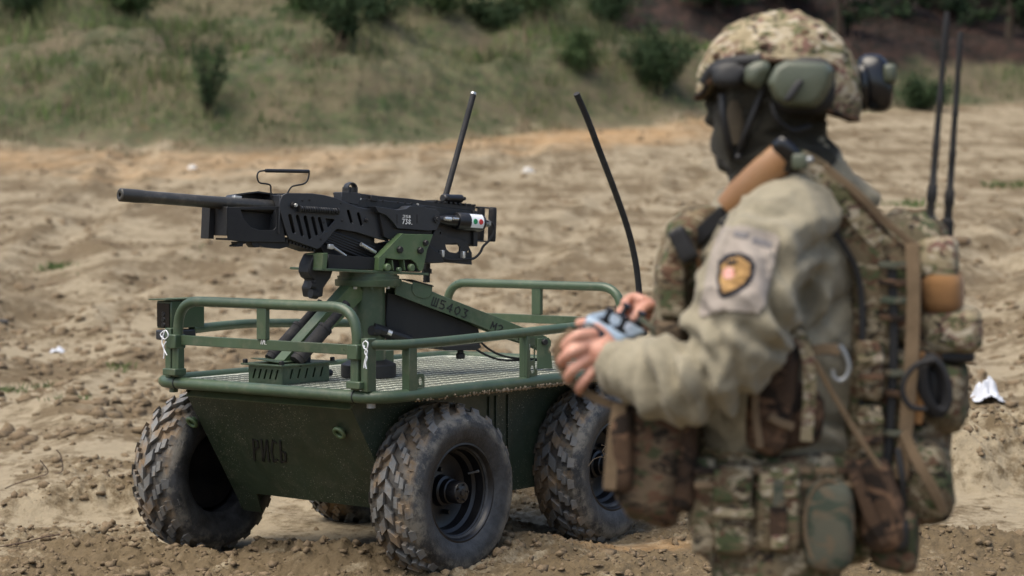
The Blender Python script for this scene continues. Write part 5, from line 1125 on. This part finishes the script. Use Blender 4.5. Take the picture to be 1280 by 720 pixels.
# balaclava and neck gaiter
bl = MB()
bl.loft([(hc + UP * z + FW * fx, FW * a, LE * b * 1.12) for z, a, b, fx in ((.10, .082, .068, -.008), (.06, .103, .082, -.003), (.01, .109, .084, 0), (-.03, .105, .080, .006), (-.07, .094, .072, .020), (-.10, .080, .062, .032), (-.128, .066, .055, .040))], 24)
bl.ball(hc + FW * .112 + UP * -.02, .022, 2, (1, 1, 1.6)); bl.ball(hc + LE * .082 - UP * .01 - FW * .008, .034, 2, (1, .5, 1.2)); bl.ball(hc - LE * .082 - UP * .01 - FW * .008, .034, 2, (1, .5, 1.2)); bl.ball(hc + FW * .10 - UP * .066, .018, 2, (1, 1.6, .8))
bl.loft([(W(972, 150, 3.95), FW * .085, LE * .075), (W(978, 180, 3.95), FW * .095, LE * .082), (W(982, 205, 3.95), FW * .105, LE * .092), (W(985, 232, 3.95), FW * .115, LE * .10)], 24)
fuse(bl, "balaclava", M['balaclava'], person, .006, 3, folds(.0085, 11, (1, 1, 2.2), 2.0))
def sq(mb, c, ax, ay, az, e=.35, n=20, amp=.0, sc=14, seed=0.0):
    "a soft rounded box: superellipsoid with uneven surface"
    c, ax, ay, az = Vector(c), Vector(ax), Vector(ay), Vector(az); vs = []; pw = lambda v: math.copysign(abs(v) ** e, v); rows = n // 2
    for i in range(rows + 1):
        t = -math.pi / 2 + math.pi * i / rows
        for k in range(n):
            a = 2 * math.pi * k / n; p = ax * (pw(math.cos(t)) * pw(math.cos(a))) + ay * (pw(math.cos(t)) * pw(math.sin(a))) + az * pw(math.sin(t))
            if amp: p = p + p.normalized() * amp * (noise.noise((c + p) * sc + Vector((seed, 0, 0))) - .6 * abs(noise.noise((c + p) * sc * 2.2)))
            vs.append(c + p)
    fs = [(i * n + k, i * n + (k + 1) % n, (i + 1) * n + (k + 1) % n, (i + 1) * n + k) for i in range(rows) for k in range(n)]
    return mb.add(vs, fs)
# helmet
hm = MB(); hcen = W(971, 118, 3.95); n1, n2 = 72, 22; vs = []
def hp_(phi, th_, k=1.0):
    ca, sa = math.cos(phi), math.sin(phi); a = .160 if ca > 0 else .166; e = .92
    cx = math.copysign(abs(math.cos(th_)) ** e, 1)
    return hcen + (FW * a * ca + LE * .134 * sa) * cx * k + UP * .160 * math.sin(th_) * k
def thmin(phi):
    ca = math.cos(phi); z = -.004 if ca > .75 else None
    zz = np.interp(math.degrees(math.acos(max(-1, min(1, ca)))), [0, 32, 50, 75, 105, 122, 150, 180], [-.006, .0, .050, .062, .058, -.030, -.050, -.052]); return math.asin(zz / .165)
cover = []
for i in range(n2 + 1):
    for k in range(n1):
        ph = 2 * math.pi * k / n1; t0 = thmin(ph); t = t0 + (math.pi / 2 - t0) * (i / n2) * .9999; p = hp_(ph, t)
        p += (p - hcen).normalized() * (.0075 * noise.noise(p * 22) + .006 * noise.noise(p * 55)); vs.append(p)
hm.add(vs, [(i * n1 + k, i * n1 + (k + 1) % n1, (i + 1) * n1 + (k + 1) % n1, (i + 1) * n1 + k) for i in range(n2) for k in range(n1)])
helm = hm.build("helmet", M['camo_light'], person, smooth=70); sm = helm.modifiers.new("thick", 'SOLIDIFY'); sm.thickness = .012; sm.offset = -1
mb = MB(); mb.tube([hp_(2 * math.pi * k / n1, thmin(2 * math.pi * k / n1), 1.0) for k in range(n1)], .0055, 8, closed=True); mb.build("helmet_edge", M['darkpouch'], helm, smooth=60)
# side rail, strap, cord holes
mb = MB(); P = [hp_(R(a), math.asin(z / .165), 1.03) for a, z in ((34, .020), (44, .046), (58, .056), (72, .058), (84, .060))]
mb.tube(spline(P, 5), .012, 10, sx=1.0, sy=.6, up=UP); mb.build("helmet_rail", M['black'], helm, smooth=50)
mb = MB(); sq(mb, W(915, 92, 3.855), FW * .040, LE * .020, UP * .026, .85, amp=.016, sc=30); mb.build("goggle_strap", M['black'], helm, smooth=60)
mb = MB(); sq(mb, W(948, 94, 3.815), FW * .026, LE * .020, UP * .026, .9, amp=.014, sc=30); mb.build("rail_adapter", M['olivecup'], helm, smooth=60)
for px, py, s in ((897, 72, .011), (926, 70, .013), (956, 58, .010), (1006, 42, .009), (1025, 46, .009), (1040, 80, .010)):
    d = W(px, py, 3.87) ; q = (d - hcen); r_ = ray(px, py)
    # drop the tab on the shell surface
    best = min((hp_(R(a), R(t), 1.012) for a in range(10, 175, 3) for t in range(8, 86, 3)), key=lambda p: ((p + PO - CAMO).normalized() - r_.normalized()).length)
    mb = MB(); mb.ball(best, s, 2, (1, .6, .7)); mb.build("cover_tab", M['darkpouch'], helm, smooth=60)
# near ear cup
ec = MB(); o3 = [W(a, b, 3.80) for a, b in ((962, 104), (972, 84), (985, 77), (1034, 81), (1042, 88), (1040, 106), (1029, 126), (1018, 134), (984, 133), (970, 124))]; cen = sum(o3, Vector()) / len(o3)
rings = []; 
for dz, k in ((.060, .80), (.045, 1.0), (.012, 1.04), (.0, 1.0), (-.012, .86), (-.016, .55), (-.017, .1)):
    rings += [cen + (p - cen) * k - LE * (dz - .03) for p in o3]
m_ = len(o3); ec.add(rings, [(i * m_ + k, i * m_ + (k + 1) % m_, (i + 1) * m_ + (k + 1) % m_, (i + 1) * m_ + k) for i in range(6) for k in range(m_)])
cup = ec.build("ear_cup", M['olivecup'], helm, smooth=28, bevel=.004)
mb = MB(); sq(mb, W(992, 113, 3.752), (W(997, 106, 3.75) - W(988, 120, 3.75)), LE * .006, FW * .008, .6); mb.build("cup_vent", M['black'], cup, smooth=60)
mb = MB(); sq(mb, cen + LE * -.03 - UP * .0, FW * .060, LE * .020, UP * .056, .6, amp=.003); mb.build("ear_cushion", M['black'], cup, smooth=60)
mb = MB(); mb.tube(spline([W(965, 128, 3.80), W(972, 150, 3.80), W(990, 163, 3.82), W(1012, 158, 3.84)], 5), .006, 8); mb.build("microphone_cable", M['black'], helm, smooth=60)
# second ear cup swung out behind the helmet on its arm
dk_ = W(1094, 104, 4.0); mb = MB(); tilt = (FW * -.35 + UP * .0 + LE * .2)
sq(mb, dk_, (FW * -1).normalized() * .036, LE * .040, (UP + FW * .12) * .059, .72, amp=.002); sq(mb, dk_ + FW * .022 - UP * .006, FW * .018, LE * .044, UP * .050, .7); c2 = mb.build("ear_cup", M['lens'], helm, smooth=60, label="glossy black ear cup swung out behind the helmet")
mb = MB(); sq(mb, dk_ - FW * .030 + UP * .016 + LE * .02, FW * .013, LE * .022, UP * .020, .5); mb.build("cup_plate", M['olivecup'], c2, smooth=60)
mb = MB(); mb.tube(spline([W(1060, 100, 3.93), W(1068, 92, 3.96), W(1084, 88, 4.0)], 4), .009, 8); mb.build("cup_arm", M['black'], c2, smooth=60)
# mesh face guard and chin strap
mb = MB(); mb.loft([(hc + FW * .062 - UP * z + LE * .046, FW * a, LE * .044) for z, a in ((-.0, .018), (.02, .026), (.05, .030), (.085, .020))], 16); mb.build("face_guard", M['facepanel'], person, smooth=60)
mb = MB(); mb.tube(spline([W(903, 118, 3.87), W(905, 150, 3.865), W(912, 185, 3.88), W(918, 205, 3.92)], 5), .0075, 8, sx=1, sy=.5); mb.tube(spline([W(955, 110, 3.85), W(935, 160, 3.86), W(920, 200, 3.90)], 5), .0065, 8); mb.build("chin_strap", M['black'], person, smooth=60)
mb = MB(); mb.ball(W(923, 196, 3.865), .007, 2); mb.build("strap_buckle", M['gun'], person)
# shoulder panel with badge, lying on the sleeve
shirt = bpy.data.objects["shirt"]
from mathutils.bvhtree import BVHTree
bv = BVHTree.FromPolygons([v.co[:] for v in shirt.data.vertices], [p.vertices[:] for p in shirt.data.polygons])
def drape(px, py, off=.002, Ymax=5):
    o_ = CAMO - PO; r_ = ray(px, py).normalized(); h = bv.ray_cast(o_, r_)
    return (h[0] - r_ * off) if h[0] is not None else W(px, py, 3.68)
def decal(name, poly, m, parent, off, step=5.0, thick=.0015, label=None):
    "cloth cut to a polygon outline and laid over the sleeve"
    xs = [p[0] for p in poly]; ys = [p[1] for p in poly]; fv = {}; vs = []; fs = []
    def inside(x, y):
        c = False
        for (x0, y0), (x1, y1) in zip(poly, poly[1:] + poly[:1]):
            if (y0 > y) != (y1 > y) and x < (x1 - x0) * (y - y0) / (y1 - y0) + x0: c = not c
        return c
    def vid(i, j):
        if (i, j) not in fv:
            fv[(i, j)] = len(vs); vs.append(drape(xs0 + i * step, ys0 + j * step, off))
        return fv[(i, j)]
    xs0, ys0 = min(xs), min(ys)
    for i in range(int((max(xs) - xs0) / step) + 1):
        for j in range(int((max(ys) - ys0) / step) + 1):
            if inside(xs0 + (i + .5) * step, ys0 + (j + .5) * step): fs.append((vid(i, j), vid(i + 1, j), vid(i + 1, j + 1), vid(i, j + 1)))
    mb = MB(); mb.add(vs, fs); o = mb.build(name, m, parent, smooth=80, label=label); s_ = o.modifiers.new("t", 'SOLIDIFY'); s_.thickness = thick; s_.offset = 0; return o
pan = decal("shoulder_panel", [(903, 284), (930, 282), (968, 292), (975, 300), (968, 330), (955, 385), (948, 392), (905, 388), (876, 397), (874, 390), (886, 330), (893, 300)], M['patchcloth'], person, .004, 1.6, .002)
decal("name_tape", [(918, 289), (936, 291), (935, 299), (917, 296)], M['patchtext'], pan, .006, 1.5); decal("name_tape", [(941, 295), (966, 303), (963, 311), (940, 303)], M['patchtext'], pan, .006, 1.5)
bd = decal("badge", [(898, 326), (906, 319), (915, 316), (926, 316), (938, 321), (944, 330), (942, 346), (934, 358), (922, 366), (905, 373), (899, 370), (896, 350)], M['navy'], pan, .0065, 1.5)
decal("badge_shield", [(902, 331), (912, 323), (925, 321), (937, 329), (938, 342), (930, 354), (916, 363), (903, 367), (900, 350)], M['gold'], bd, .0085, 1.5)
decal("badge_emblem", [(904, 340), (910, 334), (917, 336), (918, 345), (912, 349), (905, 348)], M['pink'], bd, .0100, 1.2); decal("badge_emblem", [(917, 338), (925, 337), (927, 345), (920, 347)], M['gold'], bd, .0100, 1.2); decal("badge_emblem", [(908, 327), (921, 324), (922, 329), (910, 332)], M['navy'], bd, .0100, 1.2)

# --- load bearing gear worn by the person
def pouch(name, px0, py0, px1, py1, Y, dep, m, e=.32, amp=.006, parent=person, rot=0.0, label=None, seed=0.0):
    c = W((px0 + px1) / 2, (py0 + py1) / 2, Y); k = Y / FPX; hw, hh = abs(px1 - px0) / 2 * k, abs(py1 - py0) / 2 * k
    f = FW; u_ = UP; 
    if rot: a = R(rot); f, u_ = FW * math.cos(a) + UP * math.sin(a), UP * math.cos(a) - FW * math.sin(a)
    mb = MB(); sq(mb, c, f * hw, LE * dep, u_ * hh, e, 32, amp, 16, seed); return mb.build(name, m, parent, smooth=70, label=label)
def band(name, pts, wd, th, m, parent=person, n=6, up=None):
    P = spline([W(*p) for p in pts], n); vs = []
    for i, p in enumerate(P):
        t = (P[min(i + 1, len(P) - 1)] - P[max(i - 1, 0)]).normalized(); view = (p + PO - CAMO).normalized(); s_ = t.cross(view).normalized() if up is None else Vector(up).normalized(); n_ = s_.cross(t).normalized()
        q = 1 + .08 * noise.noise(p * 20); vs += [p - s_ * wd * q - n_ * th, p + s_ * wd * q - n_ * th, p + s_ * wd * q + n_ * th, p - s_ * wd * q + n_ * th]
    mb = MB(); m_ = len(P); fs = [(4 * i + k, 4 * i + (k + 1) % 4, 4 * i + 4 + (k + 1) % 4, 4 * i + 4 + k) for i in range(m_ - 1) for k in range(4)] + [(3, 2, 1, 0), (4 * m_ - 4, 4 * m_ - 3, 4 * m_ - 2, 4 * m_ - 1)]
    mb.add(vs, fs); return mb.build(name, m, parent, smooth=50, bevel=.002)
fpn = MB(); 
fpn.loft([(W(px, py, 3.98), FW * .050, LE * hw) for px, py, hw in ((885, 262, .09), (868, 285, .125), (856, 330, .145), (850, 400, .150), (850, 470, .150), (858, 535, .145), (866, 552, .12))], 24)
vest = fuse(fpn, "vest_front", M['camo'], person, .010, 3, folds(.006, 12, (1, 1, 1), 1.0))
for k, (x0, y0, x1, y1, Y) in enumerate(((826, 330, 862, 400, 3.85), (822, 400, 858, 470, 3.84), (838, 285, 868, 335, 3.86))): pouch("chest_pouch", x0, y0, x1, y1, Y, .05, M['camo_dark'] if k % 2 else M['camo'], seed=k, parent=vest)
pouch("radio_pouch", 842, 282, 866, 330, 3.80, .02, M['black'], parent=vest, rot=-28)
bk = MB(); bk.loft([(W(px, py, 3.98), FW * .045, LE * hw) for px, py, hw in ((1070, 262, .11), (1082, 300, .155), (1088, 380, .165), (1085, 470, .165), (1080, 560, .16), (1080, 590, .15))], 24)
fuse(bk, "vest_back", M['camo'], person, .011, 3, folds(.006, 12, (1, 1, 1), 6.0))
# shoulder strap and slings
band("shoulder_strap", [(955, 214, 3.80), (990, 207, 3.80), (1022, 222, 3.80), (1052, 256, 3.81), (1078, 305, 3.815), (1094, 370, 3.82), (1098, 450, 3.83), (1096, 540, 3.83)], .033, .010, M['camo'])
band("shoulder_strap", [(1000, 212, 3.79), (1040, 232, 3.79), (1072, 270, 3.80), (1100, 300, 3.81)], .020, .010, M['camo_light'])
band("sling", [(1030, 208, 3.78), (1070, 240, 3.78), (1110, 280, 3.79), (1150, 312, 3.80)], .0075, .003, M['tanweb']); band("sling", [(1026, 212, 3.785), (1066, 246, 3.785), (1106, 288, 3.795), (1140, 318, 3.80)], .0035, .003, M['darkpouch'])
band("strap_edge", [(900, 282, 3.77), (940, 250, 3.77), (985, 243, 3.775), (1020, 262, 3.785), (1050, 300, 3.79), (1074, 350, 3.80), (1078, 430, 3.80), (1076, 540, 3.80)], .006, .004, M['black'])
band("side_strap", [(1115, 330, 3.80), (1117, 430, 3.80), (1112, 540, 3.80), (1106, 600, 3.80)], .0085, .004, M['black'])
pouch("side_pouch", 1070, 425, 1104, 500, 3.80, .03, M['camo'], seed=4); pouch("side_pouch", 1072, 505, 1104, 580, 3.80, .03, M['camo'], seed=9)
pouch("arm_pouch", 935, 425, 996, 568, 3.77, .045, M['darkpouch'], e=.45, amp=.012, seed=2, rot=8); pouch("arm_pouch", 965, 480, 1030, 560, 3.78, .035, M['darkpouch'], e=.5, amp=.012, seed=7)
band("webbing_loop", [(975, 420, 3.735), (992, 418, 3.73), (1006, 432, 3.725), (1012, 470, 3.725), (1010, 520, 3.73), (1008, 552, 3.735)], .0125, .003, M['camo_light']); band("webbing_loop", [(1010, 440, 3.74), (1030, 436, 3.74), (1050, 438, 3.74)], .010, .003, M['tanweb'])
band("pouch_strap", [(950, 560, 3.72), (944, 500, 3.72), (958, 452, 3.72), (985, 428, 3.72)], .007, .003, M['tanweb']); band("pouch_strap", [(962, 520, 3.715), (975, 528, 3.715), (992, 534, 3.715)], .008, .004, M['tanweb'])
band("thin_strap", [(1018, 450, 3.72), (1040, 490, 3.72), (1070, 540, 3.725), (1100, 585, 3.73)], .0055, .002, M['tanweb'])
mb = MB(); mb.tube(spline([W(a, b, 3.71) for a, b in ((1049, 432), (1056, 442), (1061, 458), (1058, 470), (1050, 476), (1042, 471), (1041, 462))], 6), .0048, 10); mb.build("carabiner", M['silver'], person, smooth=60)
# belt
be = MB(); be.loft([ring(862, 1092, 556, .20), ring(858, 1096, 575, .204), ring(858, 1098, 600, .204), ring(862, 1096, 612, .20)], 36); fuse(be, "belt", M['camo'], person, .009, 2, folds(.004, 16, (1, 1, 1), 4.0))
P0 = pouch("belt_pouch", 866, 572, 898, 692, 3.80, .035, M['camo'], seed=11); 
P1 = pouch("belt_pouch", 894, 582, 942, 692, 3.765, .032, M['camo'], seed=12); pouch("pouch_flap", 893, 580, 943, 628, 3.750, .026, M['camo'], e=.3, parent=P1, seed=3); band("pouch_tape", [(893, 640, 3.728), (918, 642, 3.726), (942, 642, 3.726)], .008, .003, M['camo_light'], P1)
P2 = pouch("buckle_pouch", 946, 578, 1002, 690, 3.755, .034, M['camo'], seed=13); pouch("pouch_flap", 950, 582, 1000, 622, 3.735, .022, M['camo_light'], parent=P2, seed=5)
pouch("buckle", 962, 632, 984, 672, 3.718, .007, M['darkpouch'], e=.25, amp=.001, parent=P2); band("buckle_strap", [(973, 600, 3.715), (973, 634, 3.712)], .010, .003, M['greypouch'], P2); pouch("buckle", 964, 668, 985, 686, 3.716, .006, M['camo_light'], e=.3, amp=0, parent=P2)
P3 = pouch("rounded_pouch", 1004, 600, 1068, 716, 3.745, .036, M['greypouch'], e=.55, seed=14, amp=.004); mb = MB(); mb.tube([W(1036 + 30 * math.cos(t), 656 + 55 * math.sin(t), 3.725) for t in [R(k * 12) for k in range(30)]], .0035, 6, closed=True); mb.build("pouch_zip", M['tanweb'], P3, smooth=60)
pouch("holster", 1070, 572, 1126, 690, 3.775, .035, M['darkpouch'], e=.45, seed=15, amp=.012, rot=-14, label="dark brown holster"); band("holster_strap", [(1062, 575, 3.735), (1075, 610, 3.73), (1090, 650, 3.73), (1108, 680, 3.735)], .011, .004, M['darkpouch'])
pouch("hip_pouch", 1088, 636, 1148, 715, 3.80, .045, M['camo_dark'], e=.5, seed=16, amp=.01); pouch("bottle", 1112, 648, 1136, 690, 3.755, .018, M['black'], e=.6, amp=.002)
for k, y in enumerate((588, 606)):
    for j in range(7): band("webbing_loop", [(868 + j * 30, y + 1, 3.742), (882 + j * 30, y, 3.738), (895 + j * 30, y + 1, 3.742)], .0065, .002, M['tanweb'] if (j + k) % 3 else M['darkpouch'])
for k, y in enumerate((448, 470, 525, 550)): band("webbing_loop", [(1072, y, 3.765), (1088, y + 1, 3.760), (1104, y, 3.765)], .0065, .002, M['darkpouch'] if k % 2 else M['camo_light'])
# magazine pouches hanging in front
F1 = pouch("hanging_pouch", 778, 500, 862, 652, 3.84, .085, M['camo_dark'], e=.5, seed=17, amp=.016, rot=6); pouch("hanging_pouch", 800, 505, 880, 610, 3.92, .10, M['camo_dark'], e=.5, seed=18, amp=.014)
pouch("pouch_shell", 766, 505, 800, 618, 3.82, .07, M['darkpouch'], e=.45, amp=.006, parent=F1, seed=1); pouch("pouch_side", 826, 520, 872, 640, 3.79, .03, M['darkpouch'], e=.5, amp=.008, parent=F1, seed=3)
band("tan_flap", [(775, 505, 3.775), (771, 530, 3.765), (766, 565, 3.762), (762, 612, 3.765)], .013, .006, M['tanweb'])
# rifle slung across the chest, stock over the near shoulder
rf = empty("slung_rifle", PO, "slung rifle with orange brown wooden stock and black butt plate across the soldier's chest", "rifle")
s0, s1 = W(980, 194, 3.785), W(908, 262, 3.835); d = (s1 - s0).normalized()
mb = MB(); mb.loft([(s0.lerp(s1, t), LE * .018 * k, d.cross(LE) * .032 * k * h_) for t, k, h_ in ((0, .9, .92), (.04, 1, .96), (.35, 1.04, 1.0), (.75, 1.04, .98), (1, .95, .88))], 20); mb.build("stock", M['wood'], rf, smooth=60)
mb = MB(); sq(mb, s0 - d * .010, LE * .023, d * .020, d.cross(LE) * .034, .6, amp=.002); sq(mb, s0 - d * .002 + d.cross(LE) * -.02 + LE * .004, LE * .012, d * .024, d.cross(LE) * .012, .6); mb.build("butt_plate", M['lens'], rf, smooth=60)
mb = MB(); sq(mb, W(1000, 202, 3.76), FW * .015, LE * .012, UP * .015, .4); mb.build("sling_swivel", M['olivecup'], rf, smooth=40); mb = MB(); mb.ball(W(1012, 200, 3.75), .008, 2); mb.build("swivel_ring", M['silver'], rf)
e0 = s1 + d * .004; e1 = s1 + d * .13; mb = MB(); q = d.cross(LE)
mb.prism([e0 + q * .015, e0 - q * .014, e1 - q * .013, e1 + q * .014], LE * -.034); mb.build("receiver", M['black'], rf, smooth=20, bevel=.004)
mb = MB(); mb.rod(e1, e1 + d * .05, .014, 14); mb.build("barrel", M['black'], rf, smooth=40)
g0 = e0 + d * .04 + q * (-.018 if q.z > 0 else .022); dn = q * (-1 if q.z > 0 else 1); mb = MB(); mb.prism([g0, g0 + d * .022, g0 + d * .014 + dn * .05, g0 - d * .006 + dn * .05], LE * -.026); mb.build("grip", M['black'], rf, smooth=20, bevel=.004)
g1 = g0 + d * .05; mb = MB(); mb.prism([g1, g1 + d * .030, g1 + d * .036 + dn * .05, g1 + d * .01 + dn * .05], LE * -.024); mb.build("magazine", M['wood'], rf, smooth=20, bevel=.004)
# hand held controller with its tan cradle cloth
ct = empty("handheld_controller", PO, "pale blue white handheld controller with black sticks held in both hands", "remote controller")
cc_ = W(768, 412, 3.91); tn = (UP * .86 - FW * .45).normalized(); fx_ = (FW * .86 + UP * .45).normalized()
mb = MB(); sq(mb, cc_, fx_ * .048, LE * .115, tn * .017, .3, 28); mb.build("shell", M['bluegrey'], ct, smooth=50)
mb = MB(); sq(mb, cc_ - tn * .014, fx_ * .045, LE * .112, tn * .020, .35, 28); mb.build("rear_shell", M['rimblack'], ct, smooth=50)
mb = MB(); sq(mb, cc_ + tn * .016, fx_ * .030, LE * .055, tn * .002, .2, 20); mb.build("screen", M['bluegrey'], ct, smooth=40)
for yy, ff in ((.088, .012), (-.088, .012), (.092, -.022), (-.092, -.022)):
    c = cc_ + LE * yy + fx_ * ff + tn * .016; mb = MB(); mb.lathe([(0, 0), (.014, 0), (.013, .004), (.006, .008), (.005, .020), (.010, .024), (.011, .029), (0, .031)], c, tn, 18); mb.build("stick" if ff > 0 else "knob", M['lens'], ct, smooth=40)
for yy in (.125, -.125):
    mb = MB(); sq(mb, cc_ + LE * yy * .88 - tn * .018 + fx_ * .01, fx_ * .034, LE * .022, tn * .026, .6, 20); mb.build("grip", M['lens'], ct, smooth=60)
band("tan_cover", [(706, 424, 3.86), (697, 436, 3.85), (699, 455, 3.85), (716, 478, 3.85), (745, 498, 3.85), (790, 514, 3.86), (830, 522, 3.88)], .008, .060, M['tanweb'], ct, up=None)
band("neck_strap", [(800, 398, 3.86), (818, 412, 3.85), (838, 424, 3.86)], .006, .003, M['greypouch'], ct)
# backpack
bp = empty("backpack", PO, "camouflage backpack with orange tan top pocket, coiled black cable and radio on the soldier's back", "backpack")
def bpart(name, *a, **k): return pouch(name, *a, parent=bp, **k)
bpart("main_bag", 1085, 262, 1190, 650, 4.0, .15, M['camo'], e=.5, amp=.022, seed=21)
bpart("side_pocket", 1095, 300, 1148, 430, 3.855, .05, M['camo'], e=.4, amp=.01, seed=22); bpart("side_pocket", 1092, 430, 1140, 600, 3.86, .05, M['camo'], e=.4, amp=.01, seed=29)
o = bpart("radio_pocket", 1146, 296, 1198, 352, 3.90, .06, M['camo_light'], e=.45, amp=.008, seed=23)
bpart("orange_pocket", 1150, 336, 1205, 394, 3.90, .075, M['orangecloth'], e=.6, amp=.005, seed=24)
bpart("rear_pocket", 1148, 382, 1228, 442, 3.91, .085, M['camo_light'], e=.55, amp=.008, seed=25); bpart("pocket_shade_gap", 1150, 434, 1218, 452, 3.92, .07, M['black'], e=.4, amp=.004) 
bpart("lower_sack", 1142, 450, 1212, 540, 3.92, .085, M['camo'], e=.5, amp=.016, seed=26)
bpart("bed_roll", 1112, 540, 1192, 652, 3.88, .10, M['camo'], e=.6, amp=.014, seed=27, rot=-10)
band("roll_strap", [(1130, 540, 3.775), (1146, 575, 3.765), (1166, 610, 3.77), (1180, 640, 3.79)], .010, .003, M['tanweb'], bp); band("roll_strap", [(1122, 560, 3.78), (1128, 600, 3.77), (1130, 645, 3.78)], .006, .003, M['black'], bp)
for k, y in enumerate((330, 352, 374, 396, 465, 490, 540)): band("webbing_row", [(1098, y, 3.80), (1120, y + 2, 3.785), (1142, y, 3.80)], .0065, .002, M['darkpouch'] if k % 2 else M['greypouch'], bp)
band("tan_strap", [(1140, 305, 3.795), (1142, 360, 3.79), (1140, 440, 3.79), (1134, 520, 3.79), (1126, 600, 3.79)], .0135, .005, M['tanweb'], bp)
band("orange_trim", [(1150, 440, 3.80), (1150, 480, 3.80), (1146, 530, 3.80)], .010, .006, M['orangecloth'], bp)
for k in range(7):
    a0, rx, ry, oy = k * .5, 22 + (k % 3) * 3, 36 - (k % 4) * 3, k * .006
    mb = MB(); mb.tube([W(1163 + k * 1.4 + rx * .62 * math.cos(t) + 6 * math.sin(t), 482 + ry * math.sin(t) * 1.05, 3.80 - oy * .6) for t in [R(j * 15) for j in range(24)]], .0048, 8, closed=True); mb.build("cable_coil", M['rubberhose'], bp, smooth=60)
mb = MB(); mb.tube(spline([W(a, b, 3.76) for a, b in ((1170, 450), (1148, 455), (1133, 470), (1128, 490), (1138, 508), (1158, 512))], 6), .0055, 8); mb.build("cable_coil", M['rubberhose'], bp, smooth=60)
bpart("coil_core", 1148, 450, 1180, 516, 3.83, .03, M['black'], e=.7, amp=.004)
for (x0, y0, x1, y1, Y, lab) in ((1160, 302, 1184, 15, 3.93, 1), (1183, 302, 1201, 40, 4.02, 2)):
    a, b = W(x0, y0, Y), W(x1, y1, Y); mb = MB(); prof = ((-.03, .011), (0, .013), (.10, .0125), (.11, .0085), (.17, .008), (.18, .0105), (.24, .010), (.25, .0072), (.40, .0068), (.41, .0082), (.43, .0068), (.60, .006), (.61, .0074), (.63, .006), (.82, .0055), (.83, .0066), (.97, .006), (1, .005))
    mb.tube([a.lerp(b, t) for t, r in prof], [r for t, r in prof], 12); mb.build("radio_antenna", M['rubberhose'], bp, smooth=35)
bpart("radio_top", 1150, 294, 1176, 308, 3.92, .03, M['litter'], e=.4, amp=.003); bpart("radio_flap", 1174, 296, 1212, 308, 3.97, .03, M['tanweb'], e=.5, amp=.003)
